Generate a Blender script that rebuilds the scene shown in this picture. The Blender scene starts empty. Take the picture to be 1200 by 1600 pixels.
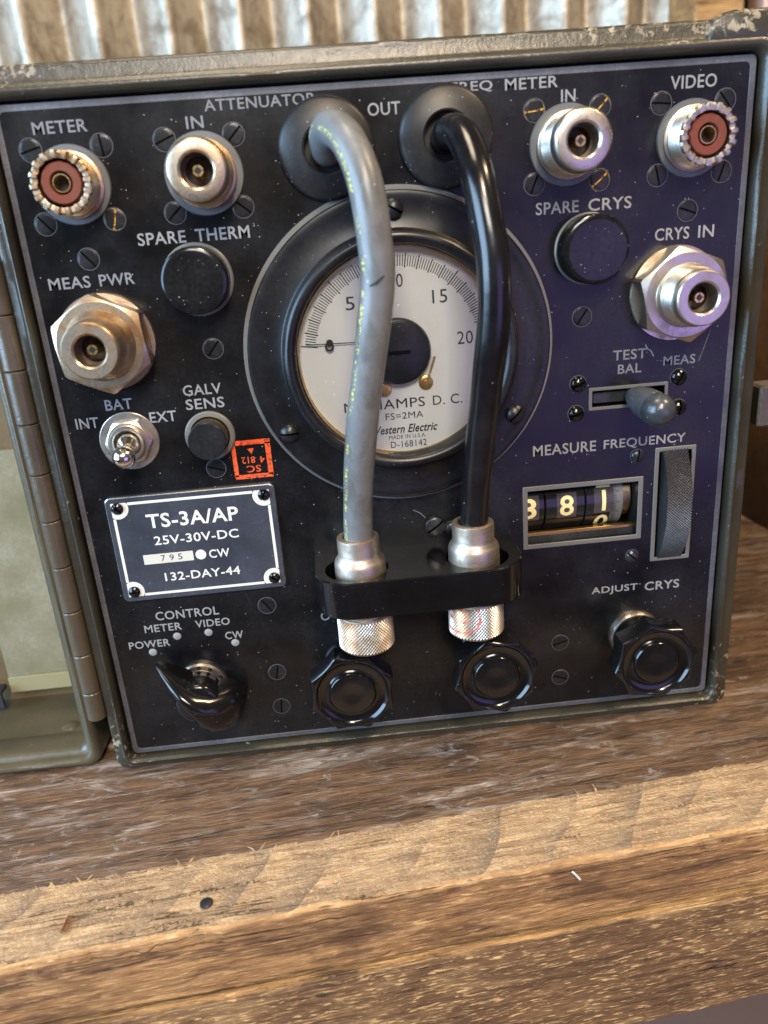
import bpy, bmesh, math, random
from mathutils import Vector, Matrix, noise
random.seed(7)
sc = bpy.context.scene
COL = sc.collection
MM = 0.001
R = math.radians
PI = math.pi

# ------------------------------------------------------------------ camera
cam_d = bpy.data.cameras.new('camera')
cam = bpy.data.objects.new('camera', cam_d)
COL.objects.link(cam)
right = Vector((0.99411353, -0.0804906, -0.0725227))
down = Vector((-0.09576372, -0.339733, -0.9356339))
fwd = Vector((0.05067138, 0.93707137, -0.34544125))
mw = Matrix.Identity(4)
for i in range(3):
    mw[i][0] = right[i]
    mw[i][1] = -down[i]
    mw[i][2] = -fwd[i]
mw[0][3], mw[1][3], mw[2][3] = 0.07917668, -0.22544498, 0.16161588
cam.matrix_world = mw
cam_d.sensor_fit = 'VERTICAL'
cam_d.sensor_height = 36.0
cam_d.lens = 1207.194 * 36.0 / 1600.0
cam_d.clip_start = 0.01
cam_d.clip_end = 50
cam_d.dof.use_dof = True
cam_d.dof.focus_distance = 0.236
cam_d.dof.aperture_fstop = 11.0
sc.camera = cam

# ------------------------------------------------------------------ world and lamps (indoor: window light, warm ceiling lamps, added front fill and violet lamp)
world = bpy.data.worlds.new('World')
sc.world = world
world.use_nodes = True
bg = world.node_tree.nodes['Background']
bg.inputs[0].default_value = (1.0, 0.86, 0.72, 1)
bg.inputs[1].default_value = 0.10


def area(name, loc, target, size, power, color, size_y=None):
    d = bpy.data.lights.new(name, 'AREA')
    d.energy = power
    d.color = color
    d.size = size
    if size_y:
        d.shape = 'RECTANGLE'
        d.size_y = size_y
    o = bpy.data.objects.new(name, d)
    COL.objects.link(o)
    o.location = loc
    v = Vector(target) - Vector(loc)
    o.rotation_euler = v.to_track_quat('-Z', 'Y').to_euler()
    return o


area('window_light', (-0.94, -0.36, 0.36), (0.1, 0.02, 0.1), 1.1, 38.0, (0.46, 0.70, 1.0), 0.8)
area('front_fill_light', (0.05, -1.25, 0.86), (0.1, 0.0, 0.1), 0.5, 12.0, (1.0, 0.95, 0.88), 0.3)  # added frontal fill that brightens the dial and upright faces, not a window
area('ceiling_lamp_front', (0.22, -0.95, 1.05), (0.1, -0.0, 0.05), 0.14, 12.0, (1.0, 0.78, 0.54))
area('ceiling_lamp_side', (0.75, -0.25, 0.95), (0.1, 0.0, 0.0), 0.12, 6.0, (1.0, 0.74, 0.46))
area('ceiling_lamp_back', (-0.05, -0.10, 1.2), (0.1, 0.1, 0.0), 0.3, 5.0, (1.0, 0.82, 0.60))
area('violet_sheen_light', (0.62, -0.95, -0.02), (0.15, 0.0, 0.1), 0.62, 1.6, (0.44, 0.34, 1.0), 0.55)  # added lamp giving the violet sheen on the right; unseen source, no known sign

sc.view_settings.view_transform = 'Standard'
sc.view_settings.look = 'None'
sc.view_settings.exposure = 0.15
sc.view_settings.gamma = 1.0
sc.render.engine = 'CYCLES'
sc.cycles.max_bounces = 8
sc.cycles.use_denoising = True


# ------------------------------------------------------------------ helpers
def s2l(c):
    c = c / 255.0
    return c / 12.92 if c <= 0.04045 else ((c + 0.055) / 1.055) ** 2.4


def rgb(r, g, b):
    return (s2l(r), s2l(g), s2l(b), 1.0)


WORLD = {}          # world location (mm) of every object made


def place(o, parent=None, loc=(0, 0, 0)):
    """put o at loc (mm, in scene space when parents are unrotated) and parent it"""
    COL.objects.link(o)
    WORLD[o.name] = Vector(loc)
    if parent is not None:
        o.parent = parent
        o.location = (Vector(loc) - WORLD[parent.name]) * MM
    else:
        o.location = Vector(loc) * MM
    return o


def empty(name, loc, label=None, cat=None, group=None, parent=None):
    o = bpy.data.objects.new(name, None)
    o.empty_display_size = 0.01
    place(o, parent, loc)
    tag(o, label, cat, group)
    return o


def tag(o, label=None, cat=None, group=None, kind=None):
    if label:
        o['label'] = label
    if cat:
        o['category'] = cat
    if group:
        o['group'] = group
    if kind:
        o['kind'] = kind
    return o


class MB:
    """collects faces for one mesh; coordinates in mm"""

    def __init__(self):
        self.v, self.f, self.m, self.uv = [], [], [], {}

    def add(self, verts, faces, mi=0):
        b = len(self.v)
        self.v += [tuple(p) for p in verts]
        for f in faces:
            self.f.append(tuple(i + b for i in f))
            self.m.append(mi)
        return b

    def loft(self, rings, cap0=False, cap1=False, closed=True, mi=0):
        n = len(rings[0])
        vs = [p for r in rings for p in r]
        fs = []
        for k in range(len(rings) - 1):
            for i in range(n if closed else n - 1):
                j = (i + 1) % n
                fs.append((k * n + i, k * n + j, (k + 1) * n + j, (k + 1) * n + i))
        if cap0:
            fs.append(tuple(reversed(range(n))))
        if cap1:
            fs.append(tuple(range((len(rings) - 1) * n, len(rings) * n)))
        self.add(vs, fs, mi)
        return self

    def lathe(self, prof, n=32, axis='Y', c=(0, 0, 0), mi=0, rfun=None):
        """prof: (radius, height) pairs; axis Y grows towards the viewer (-Y), Z grows up"""
        rings = []
        for r, d in prof:
            ring = []
            for i in range(n):
                a = 2 * PI * i / n
                rr = max(r, 1e-3) * (rfun(a, r, d) if rfun else 1.0)
                if axis == 'Y':
                    ring.append((c[0] + rr * math.cos(a), c[1] - d, c[2] + rr * math.sin(a)))
                elif axis == 'Z':
                    ring.append((c[0] + rr * math.cos(a), c[1] + rr * math.sin(a), c[2] + d))
                else:
                    ring.append((c[0] + d, c[1] + rr * math.cos(a), c[2] + rr * math.sin(a)))
            rings.append(ring)
        return self.loft(rings, mi=mi)

    def box(self, x0, x1, y0, y1, z0, z1, b=0.0, mi=0):
        """box with optional chamfer b"""
        if b <= 0:
            v = [(x0, y0, z0), (x1, y0, z0), (x1, y1, z0), (x0, y1, z0), (x0, y0, z1), (x1, y0, z1), (x1, y1, z1), (x0, y1, z1)]
            self.add(v, [(0, 3, 2, 1), (4, 5, 6, 7), (0, 1, 5, 4), (1, 2, 6, 5), (2, 3, 7, 6), (3, 0, 4, 7)], mi)
            return self

        def rg(i, z):
            return [(x0 + i + b, y0 + i, z), (x1 - i - b, y0 + i, z), (x1 - i, y0 + i + b, z), (x1 - i, y1 - i - b, z),
                    (x1 - i - b, y1 - i, z), (x0 + i + b, y1 - i, z), (x0 + i, y1 - i - b, z), (x0 + i, y0 + i + b, z)]
        return self.loft([rg(b, z0), rg(0, z0 + b), rg(0, z1 - b), rg(b, z1)], True, True, mi=mi)

    def xform(self, M):
        self.v = [tuple(M @ Vector(p)) for p in self.v]
        return self

    def mesh(self, name, mats, smooth=35):
        me = bpy.data.meshes.new(name)
        me.from_pydata([(x * MM, y * MM, z * MM) for x, y, z in self.v], [], self.f)
        for m in (mats if isinstance(mats, (list, tuple)) else [mats]):
            me.materials.append(m)
        me.polygons.foreach_set('material_index', self.m)
        bm = bmesh.new()
        bm.from_mesh(me)
        bmesh.ops.remove_doubles(bm, verts=bm.verts, dist=2e-7)
        bmesh.ops.recalc_face_normals(bm, faces=bm.faces)
        bm.to_mesh(me)
        bm.free()
        if smooth:
            me.polygons.foreach_set('use_smooth', [True] * len(me.polygons))
            me.set_sharp_from_angle(angle=R(smooth))
        return me

    def build(self, name, mats, parent=None, loc=(0, 0, 0), smooth=35, **kw):
        o = bpy.data.objects.new(name, self.mesh(name, mats, smooth))
        place(o, parent, loc)
        tag(o, **kw)
        return o


def obj(name, me, parent, loc, rot=None, **kw):
    o = bpy.data.objects.new(name, me)
    place(o, parent, loc)
    if rot:
        o.rotation_euler = rot
    tag(o, **kw)
    return o


def rrect(x0, x1, z0, z1, r, y, n=5):
    pts = []
    for cx, cz, a0 in ((x1 - r, z0 + r, -90), (x1 - r, z1 - r, 0), (x0 + r, z1 - r, 90), (x0 + r, z0 + r, 180)):
        for i in range(n + 1):
            a = R(a0 + 90 * i / n)
            pts.append((cx + r * math.cos(a), y, cz + r * math.sin(a)))
    return pts


def densify(pts, step):
    out = []
    for i in range(len(pts)):
        a, b = Vector(pts[i]), Vector(pts[(i + 1) % len(pts)])
        n = max(1, int((b - a).length / step))
        for k in range(n):
            out.append(tuple(a.lerp(b, k / n)))
    return out


# ------------------------------------------------------------------ materials
class NT:
    def __init__(self, name):
        self.mat = bpy.data.materials.new(name)
        self.mat.use_nodes = True
        self.t = self.mat.node_tree
        self.t.nodes.clear()
        self.out = self.t.nodes.new('ShaderNodeOutputMaterial')
        self.tc = None

    def n(self, typ, props=None, **ins):
        nd = self.t.nodes.new('ShaderNode' + typ)
        for k, v in (props or {}).items():
            setattr(nd, k, v)
        for k, v in ins.items():
            self.set(nd, k, v)
        return nd

    def set(self, nd, k, v):
        key = int(k[1:]) if k[0] == 'i' and k[1:].isdigit() else k.replace('_', ' ')
        s = nd.inputs[key]
        if hasattr(v, 'is_output'):
            self.t.links.new(v, s)
        elif hasattr(v, 'outputs'):
            self.t.links.new(v.outputs[0], s)
        else:
            s.default_value = v

    def coord(self, kind='Object', scale=(1, 1, 1), rot=(0, 0, 0), loc=(0, 0, 0)):
        if self.tc is None:
            self.tc = self.n('TexCoord')
        return self.n('Mapping', i0=self.tc.outputs[kind], i1=loc, i2=rot, i3=scale).outputs[0]

    def noise(self, vec, scale, detail=3.0, rough=0.55, dist=0.0):
        return self.n('TexNoise', Vector=vec, Scale=scale, Detail=detail, Roughness=rough, Distortion=dist).outputs[0]

    def ramp(self, fac, lo, hi, a=0.0, b=1.0):
        nd = self.n('MapRange', i0=fac, i1=lo, i2=hi, i3=a, i4=b)
        nd.clamp = True
        return nd.outputs[0]

    def math(self, op, a, b=0.0, c=0.0):
        return self.n('Math', dict(operation=op), i0=a, i1=b, i2=c).outputs[0]

    def mix(self, fac, a, b, mode='MIX'):
        nd = self.n('Mix', dict(data_type='RGBA', blend_type=mode))
        self.set(nd, 'i0', fac)
        self.set(nd, 'i6', a)
        self.set(nd, 'i7', b)
        return nd.outputs[2]

    def specks(self, vec, scale, size, density=1.0):
        v = self.n('TexVoronoi', Vector=vec, Scale=scale)
        sep = self.n('SeparateColor', Color=v.outputs['Color'])
        thr = self.math('MULTIPLY', self.math('POWER', sep.outputs[0], 3.0), size)
        keep = self.math('LESS_THAN', sep.outputs[1], density)
        return self.math('MULTIPLY', self.math('LESS_THAN', v.outputs['Distance'], thr), keep)

    def bump(self, h, strength=0.3, dist=0.0002):
        return self.n('Bump', Strength=strength, Distance=dist, Height=h).outputs[0]

    def bsdf(self, color, rough=0.5, metal=0.0, normal=None, spec=0.5, coat=0.0):
        b = self.n('BsdfPrincipled')
        self.set(b, 'Base_Color', color)
        self.set(b, 'Roughness', rough)
        self.set(b, 'Metallic', metal)
        self.set(b, 'Specular_IOR_Level', spec)
        if coat:
            self.set(b, 'Coat_Weight', coat)
            self.set(b, 'Coat_Roughness', 0.12)
        if normal is not None:
            self.set(b, 'Normal', normal)
        self.t.links.new(b.outputs[0], self.out.inputs[0])
        self.b = b
        return self.mat


def dusty(name, base, rough=0.35, dust=0.10, speck=1.0, dustcol=(0.36, 0.37, 0.40, 1), metal=0.0, bump=0.0, scale=1.0, spots=(), rough_var=0.12, spec=0.5):
    t = NT(name)
    v = t.coord()
    big = t.noise(v, 45 * scale, 5, 0.62)
    fine = t.noise(v, 900 * scale, 3, 0.6)
    haze = t.math('MULTIPLY', t.ramp(big, 0.35, 0.75), t.ramp(fine, 0.3, 0.75, 0.35, 1.0))
    for (x, y, z, r) in spots:       # wiped, greasy patches that hold no dust
        d = t.n('VectorMath', dict(operation='DISTANCE'), i0=v, i1=(x * MM, y * MM, z * MM)).outputs[1 if False else 'Value']
        d = t.math('ADD', d, t.math('MULTIPLY', t.noise(v, 260, 2), 0.0035))
        haze = t.math('MULTIPLY', haze, t.ramp(d, r * MM, (r + 1.6) * MM))
    col = t.mix(t.math('MULTIPLY', haze, dust), base, dustcol)
    s1 = t.specks(v, 900 * scale, 0.15 * speck, 0.9)
    s2 = t.specks(v, 330 * scale, 0.052 * speck, t.ramp(big, 0.42, 0.62, 0.15, 1.0))
    s = t.math('MAXIMUM', s1, s2)
    col = t.mix(t.math('MULTIPLY', s, 0.7), col, (0.45, 0.45, 0.46, 1))
    r = t.math('ADD', rough, t.math('MULTIPLY', t.math('SUBTRACT', big, 0.5), rough_var * 2))
    r = t.math('MAXIMUM', r, t.math('MULTIPLY', s, 0.9))
    nm = t.bump(t.noise(v, 1400 * scale, 3), bump, 0.0001) if bump else None
    return t.bsdf(col, r, metal, nm, spec)


def metal(name, c1, c2, rough=0.32, scale=1.0, brushed=None, bump=0.15, lo=0.38, hi=0.68):
    t = NT(name)
    v = t.coord()
    n1 = t.noise(v, 130 * scale, 6, 0.68, 0.4)
    n2 = t.noise(t.coord(scale=brushed) if brushed else v, 1500 * scale, 3, 0.6)
    f = t.ramp(n1, lo, hi)
    col = t.mix(f, c1, c2)
    col = t.mix(t.ramp(n2, 0.62, 0.8, 0, 0.45), col, (c2[0] * 0.4, c2[1] * 0.36, c2[2] * 0.3, 1))
    r = t.math('ADD', rough, t.math('MULTIPLY', f, 0.16))
    r = t.math('ADD', r, t.math('MULTIPLY', t.math('SUBTRACT', n2, 0.5), 0.25))
    return t.bsdf(col, r, 1.0, t.bump(n2, bump, 0.00008))


M = {}
M['panel'] = dusty('panel_black', rgb(10, 10, 12), 0.26, 0.045, 1.0, bump=0.05, spec=0.38,
                   spots=[(51.5, 0, 50.5, 4.2), (51.8, 0, 25.7, 4.5), (51.7, 0, 12.4, 4.0), (16.9, 0, 159.2, 4.2), (22, 0, 160, 3.4)])
M['border'] = dusty('panel_border', rgb(70, 70, 75), 0.48, 0.45, 0.8, metal=0.35, bump=0.25)
M['engrave'] = dusty('engraved_grey', rgb(140, 140, 138), 0.6, 0.55, 0.5, dustcol=(0.05, 0.05, 0.055, 1), scale=2.6)
M['engrave_dim'] = dusty('engraved_grey_worn', rgb(120, 120, 123), 0.6, 0.6, 0.3, dustcol=(0.05, 0.05, 0.055, 1), scale=3.2)
M['white_paint'] = dusty('white_print', rgb(208, 207, 196), 0.5, 0.10, 0.3, dustcol=(0.3, 0.28, 0.22, 1))
M['plate'] = dusty('plate_slate', rgb(44, 47, 55), 0.40, 0.32, 0.7, dustcol=(0.15, 0.165, 0.20, 1))
M['plate_edge'] = metal('plate_edge_metal', (0.55, 0.56, 0.58, 1), (0.25, 0.24, 0.22, 1), 0.35)
M['serial'] = dusty('serial_strip', rgb(196, 194, 180), 0.5, 0.12, 0.3, dustcol=(0.25, 0.22, 0.16, 1))
M['ink'] = dusty('black_ink', rgb(22, 22, 24), 0.6, 0.05, 0.0)
M['bakelite'] = dusty('black_bakelite', rgb(9, 9, 10), 0.14, 0.035, 0.6, rough_var=0.05, dustcol=(0.2, 0.2, 0.22, 1))
M['satin_black'] = dusty('satin_black', rgb(13, 13, 15), 0.33, 0.05, 0.8, bump=0.06, spec=0.4)
M['cap_dusty'] = dusty('dusty_gloss_black', rgb(8, 8, 9), 0.16, 0.05, 1.0, spec=0.4, rough_var=0.08)
M['rubber'] = dusty('rubber_black', rgb(19, 18, 18), 0.42, 0.08, 0.9, bump=0.12, spec=0.4)
M['screw'] = dusty('screw_black', rgb(12, 12, 14), 0.32, 0.08, 0.6, spec=0.4)
M['screw_slot'] = dusty('screw_slot', rgb(3, 3, 3), 0.9, 0.0, 0.0, spec=0.1)
M['screw_rim'] = dusty('screw_rim', rgb(78, 80, 84), 0.5, 0.7, 0.4, dustcol=(0.02, 0.02, 0.022, 1), scale=3)
M['screw_oiled'] = dusty('screw_blued', rgb(58, 60, 64), 0.30, 0.2, 0.5, metal=0.7)
M['nickel'] = metal('aged_nickel', (0.66, 0.60, 0.52, 1), (0.33, 0.25, 0.17, 1), 0.30)
M['nickel_bright'] = metal('bright_nickel', (0.55, 0.51, 0.45, 1), (0.36, 0.30, 0.23, 1), 0.34, lo=0.45, hi=0.75)
M['nickel_brown'] = metal('brown_nickel', (0.62, 0.54, 0.43, 1), (0.30, 0.19, 0.10, 1), 0.32, lo=0.34, hi=0.62)
M['flange'] = dusty('grey_flange', rgb(104, 106, 108), 0.45, 0.35, 0.5, metal=0.45, dustcol=(0.12, 0.12, 0.12, 1))
M['silver'] = metal('plug_silver', (0.54, 0.47, 0.39, 1), (0.34, 0.26, 0.18, 1), 0.42, brushed=(0.10, 0.10, 1.0), lo=0.42, hi=0.6)
M['chrome'] = metal('chrome', (0.86, 0.82, 0.76, 1), (0.6, 0.52, 0.42, 1), 0.08, bump=0.02)
M['brass'] = metal('brass', (0.75, 0.50, 0.18, 1), (0.42, 0.26, 0.08, 1), 0.30)
t_ = NT('worn_brass_slot')
M['brass_dull'] = t_.bsdf(t_.mix(t_.ramp(t_.noise(t_.coord(), 420, 3), 0.45, 0.55), rgb(6, 5, 4), rgb(206, 160, 66)), 0.4)
M['gold'] = metal('gold_contact', (0.82, 0.60, 0.30, 1), (0.45, 0.30, 0.12, 1), 0.25)
M['phenolic'] = dusty('red_phenolic', rgb(108, 52, 32), 0.42, 0.35, 0.4, dustcol=(0.07, 0.03, 0.016, 1), scale=2)
M['hub'] = dusty('scuffed_bakelite', rgb(12, 12, 13), 0.30, 0.25, 0.7, dustcol=(0.05, 0.05, 0.055, 1), scale=2, spec=0.35)
M['inner'] = dusty('dark_insulator', rgb(58, 40, 24), 0.4, 0.2, 0.2, dustcol=(0.12, 0.08, 0.04, 1))
M['dark_hole'] = dusty('dark_recess', rgb(10, 9, 8), 0.6, 0.05, 0.2)
M['recess'] = dusty('recess_metal', rgb(44, 46, 46), 0.32, 0.3, 0.4, metal=0.5)
M['dial'] = dusty('dial_paper', rgb(232, 232, 226), 0.55, 0.08, 0.15, dustcol=(0.45, 0.38, 0.24, 1))
M['orange'] = NT('orange_ink')
_t = M['orange']
_v = _t.coord()
_n = _t.noise(_v, 900, 4, 0.7)
_n2 = _t.noise(_v, 160, 3)
_f = _t.math('MULTIPLY', _t.ramp(_n, 0.36, 0.50), _t.ramp(_n2, 0.28, 0.45, 0.45, 1.0))
M['orange'] = _t.bsdf(_t.mix(_f, rgb(70, 30, 18), rgb(226, 84, 30)), 0.55)
M['yellowish'] = dusty('yellow_digit', rgb(238, 222, 160), 0.5, 0.1, 0.2, dustcol=(0.5, 0.4, 0.15, 1))
M['drum'] = dusty('counter_drum', rgb(22, 20, 22), 0.12, 0.05, 0.4)
M['knurl_steel'] = metal('dark_knurled_steel', (0.17, 0.165, 0.17, 1), (0.09, 0.085, 0.085, 1), 0.34)
M['grey_edge'] = dusty('bare_grey_edge', rgb(112, 112, 108), 0.5, 0.35, 0.5, metal=0.3, dustcol=(0.10, 0.10, 0.09, 1))
M['ball'] = dusty('ball_grip', rgb(50, 54, 58), 0.24, 0.2, 0.9, metal=0.25)
M['grip'] = dusty('cone_grip', rgb(42, 46, 50), 0.42, 0.3, 1.2, bump=0.5)


def cable_mat(name, base, rough, yellow):
    t = NT(name)
    v = t.coord()
    n = t.noise(v, 120, 5, 0.6)
    col = t.mix(t.ramp(n, 0.4, 0.75, 0, 0.35), base, (base[0] * 1.7 + 0.01, base[1] * 1.65 + 0.01, base[2] * 1.6 + 0.01, 1))
    st_ = t.noise(t.coord(scale=(1, 1, 0.5), loc=(1, 1, 1)), 95, 5, 0.7, 0.5)
    col = t.mix(t.ramp(st_, 0.50, 0.66, 0, 0.6), col, (base[0] * 0.5, base[1] * 0.44, base[2] * 0.37, 1))
    if yellow:
        uv = t.n('UVMap').outputs[0]
        sep = t.n('SeparateXYZ', Vector=uv)
        u, w = sep.outputs[0], sep.outputs[1]
        band = t.math('LESS_THAN', t.math('ABSOLUTE', t.math('SUBTRACT', w, yellow)), 0.024)
        m1 = t.n('Mapping', Vector=uv, Scale=(190, 26, 1)).outputs[0]
        mk = t.ramp(t.noise(m1, 1.0, 2, 0.6), 0.51, 0.55)
        m2 = t.n('Mapping', Vector=uv, Scale=(42, 6, 1)).outputs[0]
        gap = t.ramp(t.noise(m2, 1.0, 1, 0.5), 0.45, 0.52)
        fac = t.math('MULTIPLY', t.math('MULTIPLY', band, mk), gap)
        col = t.mix(fac, col, rgb(186, 186, 84))
    s = t.specks(v, 300, 0.10)
    col = t.mix(t.math('MULTIPLY', s, 0.5), col, (0.5, 0.5, 0.5, 1))
    r = t.math('ADD', rough, t.math('MULTIPLY', t.math('SUBTRACT', n, 0.5), 0.2))
    return t.bsdf(col, r, 0.0, t.bump(t.noise(v, 700, 3), 0.12, 0.0001))


M['cable_grey'] = cable_mat('grey_cable_jacket', rgb(98, 100, 100), 0.36, 0.244)
M['cable_black'] = cable_mat('black_cable_jacket', rgb(16, 16, 19), 0.20, None)


def olive(name, base, chip=0.62, rough=0.34, top=False):
    t = NT(name)
    v = t.coord()
    n1 = t.noise(v, 60, 5, 0.6)
    n2 = t.noise(v, 420, 5, 0.68, 0.6)
    n3 = t.noise(v, 1500, 3, 0.6)
    col = t.mix(t.ramp(n1, 0.3, 0.7), base, (base[0] * 1.5, base[1] * 1.45, base[2] * 1.35, 1))
    thr = chip
    if top:        # the upper and right edges are the worn ones
        g = t.n('SeparateXYZ', Vector=v)
        w = t.ramp(g.outputs[2], 0.1995, 0.2030)
        ends = t.math('MAXIMUM', t.ramp(g.outputs[0], 0.115, 0.175, 0, 1), t.ramp(g.outputs[0], 0.030, 0.012, 0, 1))
        w = t.math('MULTIPLY', w, t.math('ADD', 0.15, ends))
        low = t.math('MULTIPLY', t.ramp(g.outputs[2], 0.030, 0.006), t.math('MAXIMUM', t.ramp(g.outputs[0], 0.188, 0.200), t.ramp(g.outputs[0], 0.012, 0.002)))
        w = t.math('MAXIMUM', w, t.math('MULTIPLY', low, 0.9))
        thr = t.math('SUBTRACT', chip, t.math('MULTIPLY', w, 0.13))
    d = t.math('SUBTRACT', n2, thr)
    chipm = t.ramp(d, 0.0, 0.03)
    rim = t.ramp(d, -0.05, 0.0)
    chipc = t.mix(t.ramp(n1, 0.4, 0.6), rgb(150, 142, 118), rgb(112, 96, 78))
    col = t.mix(t.math('MULTIPLY', rim, 0.35), col, (base[0] * 0.5, base[1] * 0.5, base[2] * 0.5, 1))
    col = t.mix(chipm, col, chipc)
    h = t.math('SUBTRACT', t.math('ADD', t.math('MULTIPLY', n2, 0.6), t.math('MULTIPLY', n3, 0.25)), t.math('MULTIPLY', chipm, 0.4))
    r = t.math('ADD', rough, t.math('MULTIPLY', chipm, 0.25))
    return t.bsdf(col, r, 0.0, t.bump(h, 0.45, 0.0005), 0.6)


M['olive'] = olive('olive_paint', rgb(43, 41, 33), 0.68, 0.32, True)
M['olive_lid'] = olive('olive_paint_lid', rgb(66, 61, 46), 0.70, 0.34)
M['olive_hinge'] = olive('olive_paint_hinge', rgb(64, 58, 47), 0.74, 0.28)
M['lid_inside'] = olive('lid_inside_brown', rgb(86, 70, 42), 0.8, 0.5)
M['card'] = dusty('pale_card', rgb(108, 102, 74), 0.6, 0.7, 0.3, dustcol=(0.36, 0.34, 0.26, 1))
M['card_light'] = dusty('pale_card_edge', rgb(132, 125, 90), 0.6, 0.15, 0.3, dustcol=(0.36, 0.34, 0.26, 1))

# glass: sees through, reflects by angle
g = NT('meter_glass')
_fr = g.n('Fresnel', IOR=1.5).outputs[0]
_gl = g.n('BsdfGlossy', Roughness=0.02)
_tr = g.n('BsdfTransparent')
_mx = g.n('MixShader', i0=_fr, i1=_tr.outputs[0], i2=_gl.outputs[0])
_gv = g.coord()
_gd = g.math('ADD', g.math('MULTIPLY', g.specks(_gv, 500, 0.10), 0.6), g.ramp(g.noise(_gv, 70, 4, 0.6), 0.5, 0.8, 0, 0.06))
_df = g.n('BsdfDiffuse', Color=(0.7, 0.7, 0.7, 1))
_m2 = g.n('MixShader', i0=_gd, i1=_mx.outputs[0], i2=_df.outputs[0])
g.t.links.new(_m2.outputs[0], g.out.inputs[0])
M['glass'] = g.mat


def wood(name, base, dark, light, dashes=0.5, scratches=0.0, saw=0.0, rough=0.6, blotch=0.6, grain=1.0, spec=0.4, dash_len=150, fuzz=0.0, xs=1.0):
    """grain runs along local X"""
    t = NT(name)
    v = t.coord()
    g1 = t.noise(t.coord(scale=(16 * xs, 420 * grain, 420 * grain)), 1.0, 7, 0.72, 0.3)
    g0 = t.noise(t.coord(scale=(60 * xs, 1300 * grain, 1300 * grain), loc=(1, 2, 3)), 1.0, 5, 0.7, 0.2)
    g2 = t.noise(t.coord(scale=(dash_len, 1500 * grain, 1500 * grain)), 1.0, 3, 0.62)
    bl = t.noise(t.coord(scale=(22, 60, 60)), 1.0, 6, 0.68, 0.8)
    fz = t.noise(v, 1100, 4, 0.7)
    col = t.mix(t.ramp(g1, 0.38, 0.62), dark, base)
    col = t.mix(t.ramp(g0, 0.56, 0.70, 0, 0.65), col, dark)
    col = t.mix(t.ramp(g0, 0.44, 0.30, 0, 0.45), col, light)
    col = t.mix(t.ramp(bl, 0.50, 0.66, 0, blotch), col, (dark[0] * 0.75, dark[1] * 0.72, dark[2] * 0.7, 1))
    col = t.mix(t.ramp(bl, 0.44, 0.30, 0, 0.5 * blotch), col, light)
    dm = t.math('MULTIPLY', t.ramp(g2, 0.56, 0.64, 0, dashes), t.ramp(bl, 0.62, 0.45, 0.25, 1.0))
    col = t.mix(dm, col, light)
    col = t.mix(t.ramp(fz, 0.58, 0.75, 0, 0.35 + fuzz), col, (dark[0] * 0.5, dark[1] * 0.5, dark[2] * 0.5, 1))
    h = t.math('ADD', t.math('MULTIPLY', g1, 0.5), t.math('MULTIPLY', g2, 0.6))
    h = t.math('ADD', h, t.math('MULTIPLY', g0, 0.5))
    if saw:
        w = t.n('TexWave', dict(wave_type='BANDS', bands_direction='X', wave_profile='SAW'), Vector=t.coord(rot=(0, 0, R(36))),
                Scale=17.5, Distortion=7.0, Detail=3.0, Detail_Scale=0.7, Detail_Roughness=0.6).outputs['Fac']
        pt = t.noise(t.coord(scale=(30, 50, 50), loc=(7, 3, 1)), 1.0, 3, 0.6)
        sm = t.math('MULTIPLY', t.math('POWER', w, 2.2), t.math('MULTIPLY', t.ramp(pt, 0.34, 0.60), saw))
        col = t.mix(sm, col, (dark[0] * 0.8, dark[1] * 0.9, dark[2] * 1.05, 1))
        col = t.mix(t.ramp(fz, 0.45, 0.28, 0, 0.6), col, light)
        h = t.math('ADD', h, t.math('MULTIPLY', fz, 1.0))
    if scratches:
        s1 = t.noise(t.coord(rot=(0, 0, R(-55)), scale=(16, 150, 150)), 1.0, 5, 0.7, 0.6)
        s2 = t.noise(t.coord(scale=(90, 220, 220), loc=(3, 1, 2)), 1.0, 6, 0.75, 1.2)
        s3 = t.noise(t.coord(scale=(18, 26, 26), loc=(5, 1, 2)), 1.0, 3, 0.6)
        sm = t.math('MULTIPLY', t.ramp(s1, 0.53, 0.64), t.ramp(s2, 0.38, 0.55))
        sm = t.math('MAXIMUM', sm, t.ramp(s2, 0.55, 0.68))
        sm = t.math('MULTIPLY', sm, t.ramp(s3, 0.35, 0.6, 0.25, 1.0))
        col = t.mix(t.math('MULTIPLY', sm, scratches), col, rgb(172, 158, 144))
        h = t.math('ADD', h, t.math('MULTIPLY', sm, 0.6))
    ck = t.noise(t.coord(scale=(5, 170, 170), loc=(2, 8, 4)), 1.0, 3, 0.55, 0.3)
    ckm = t.math('MULTIPLY', t.ramp(t.math('ABSOLUTE', t.math('SUBTRACT', ck, 0.5)), 0.010, 0.002), t.ramp(bl, 0.42, 0.56))
    col = t.mix(t.math('MULTIPLY', ckm, 0.85), col, (dark[0] * 0.2, dark[1] * 0.18, dark[2] * 0.16, 1))
    h = t.math('SUBTRACT', h, t.math('MULTIPLY', ckm, 0.8))
    r = t.math('ADD', rough, t.math('MULTIPLY', t.math('SUBTRACT', g1, 0.5), 0.4))
    return t.bsdf(col, r, 0.0, t.bump(h, 0.85, 0.0009), spec)


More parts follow.
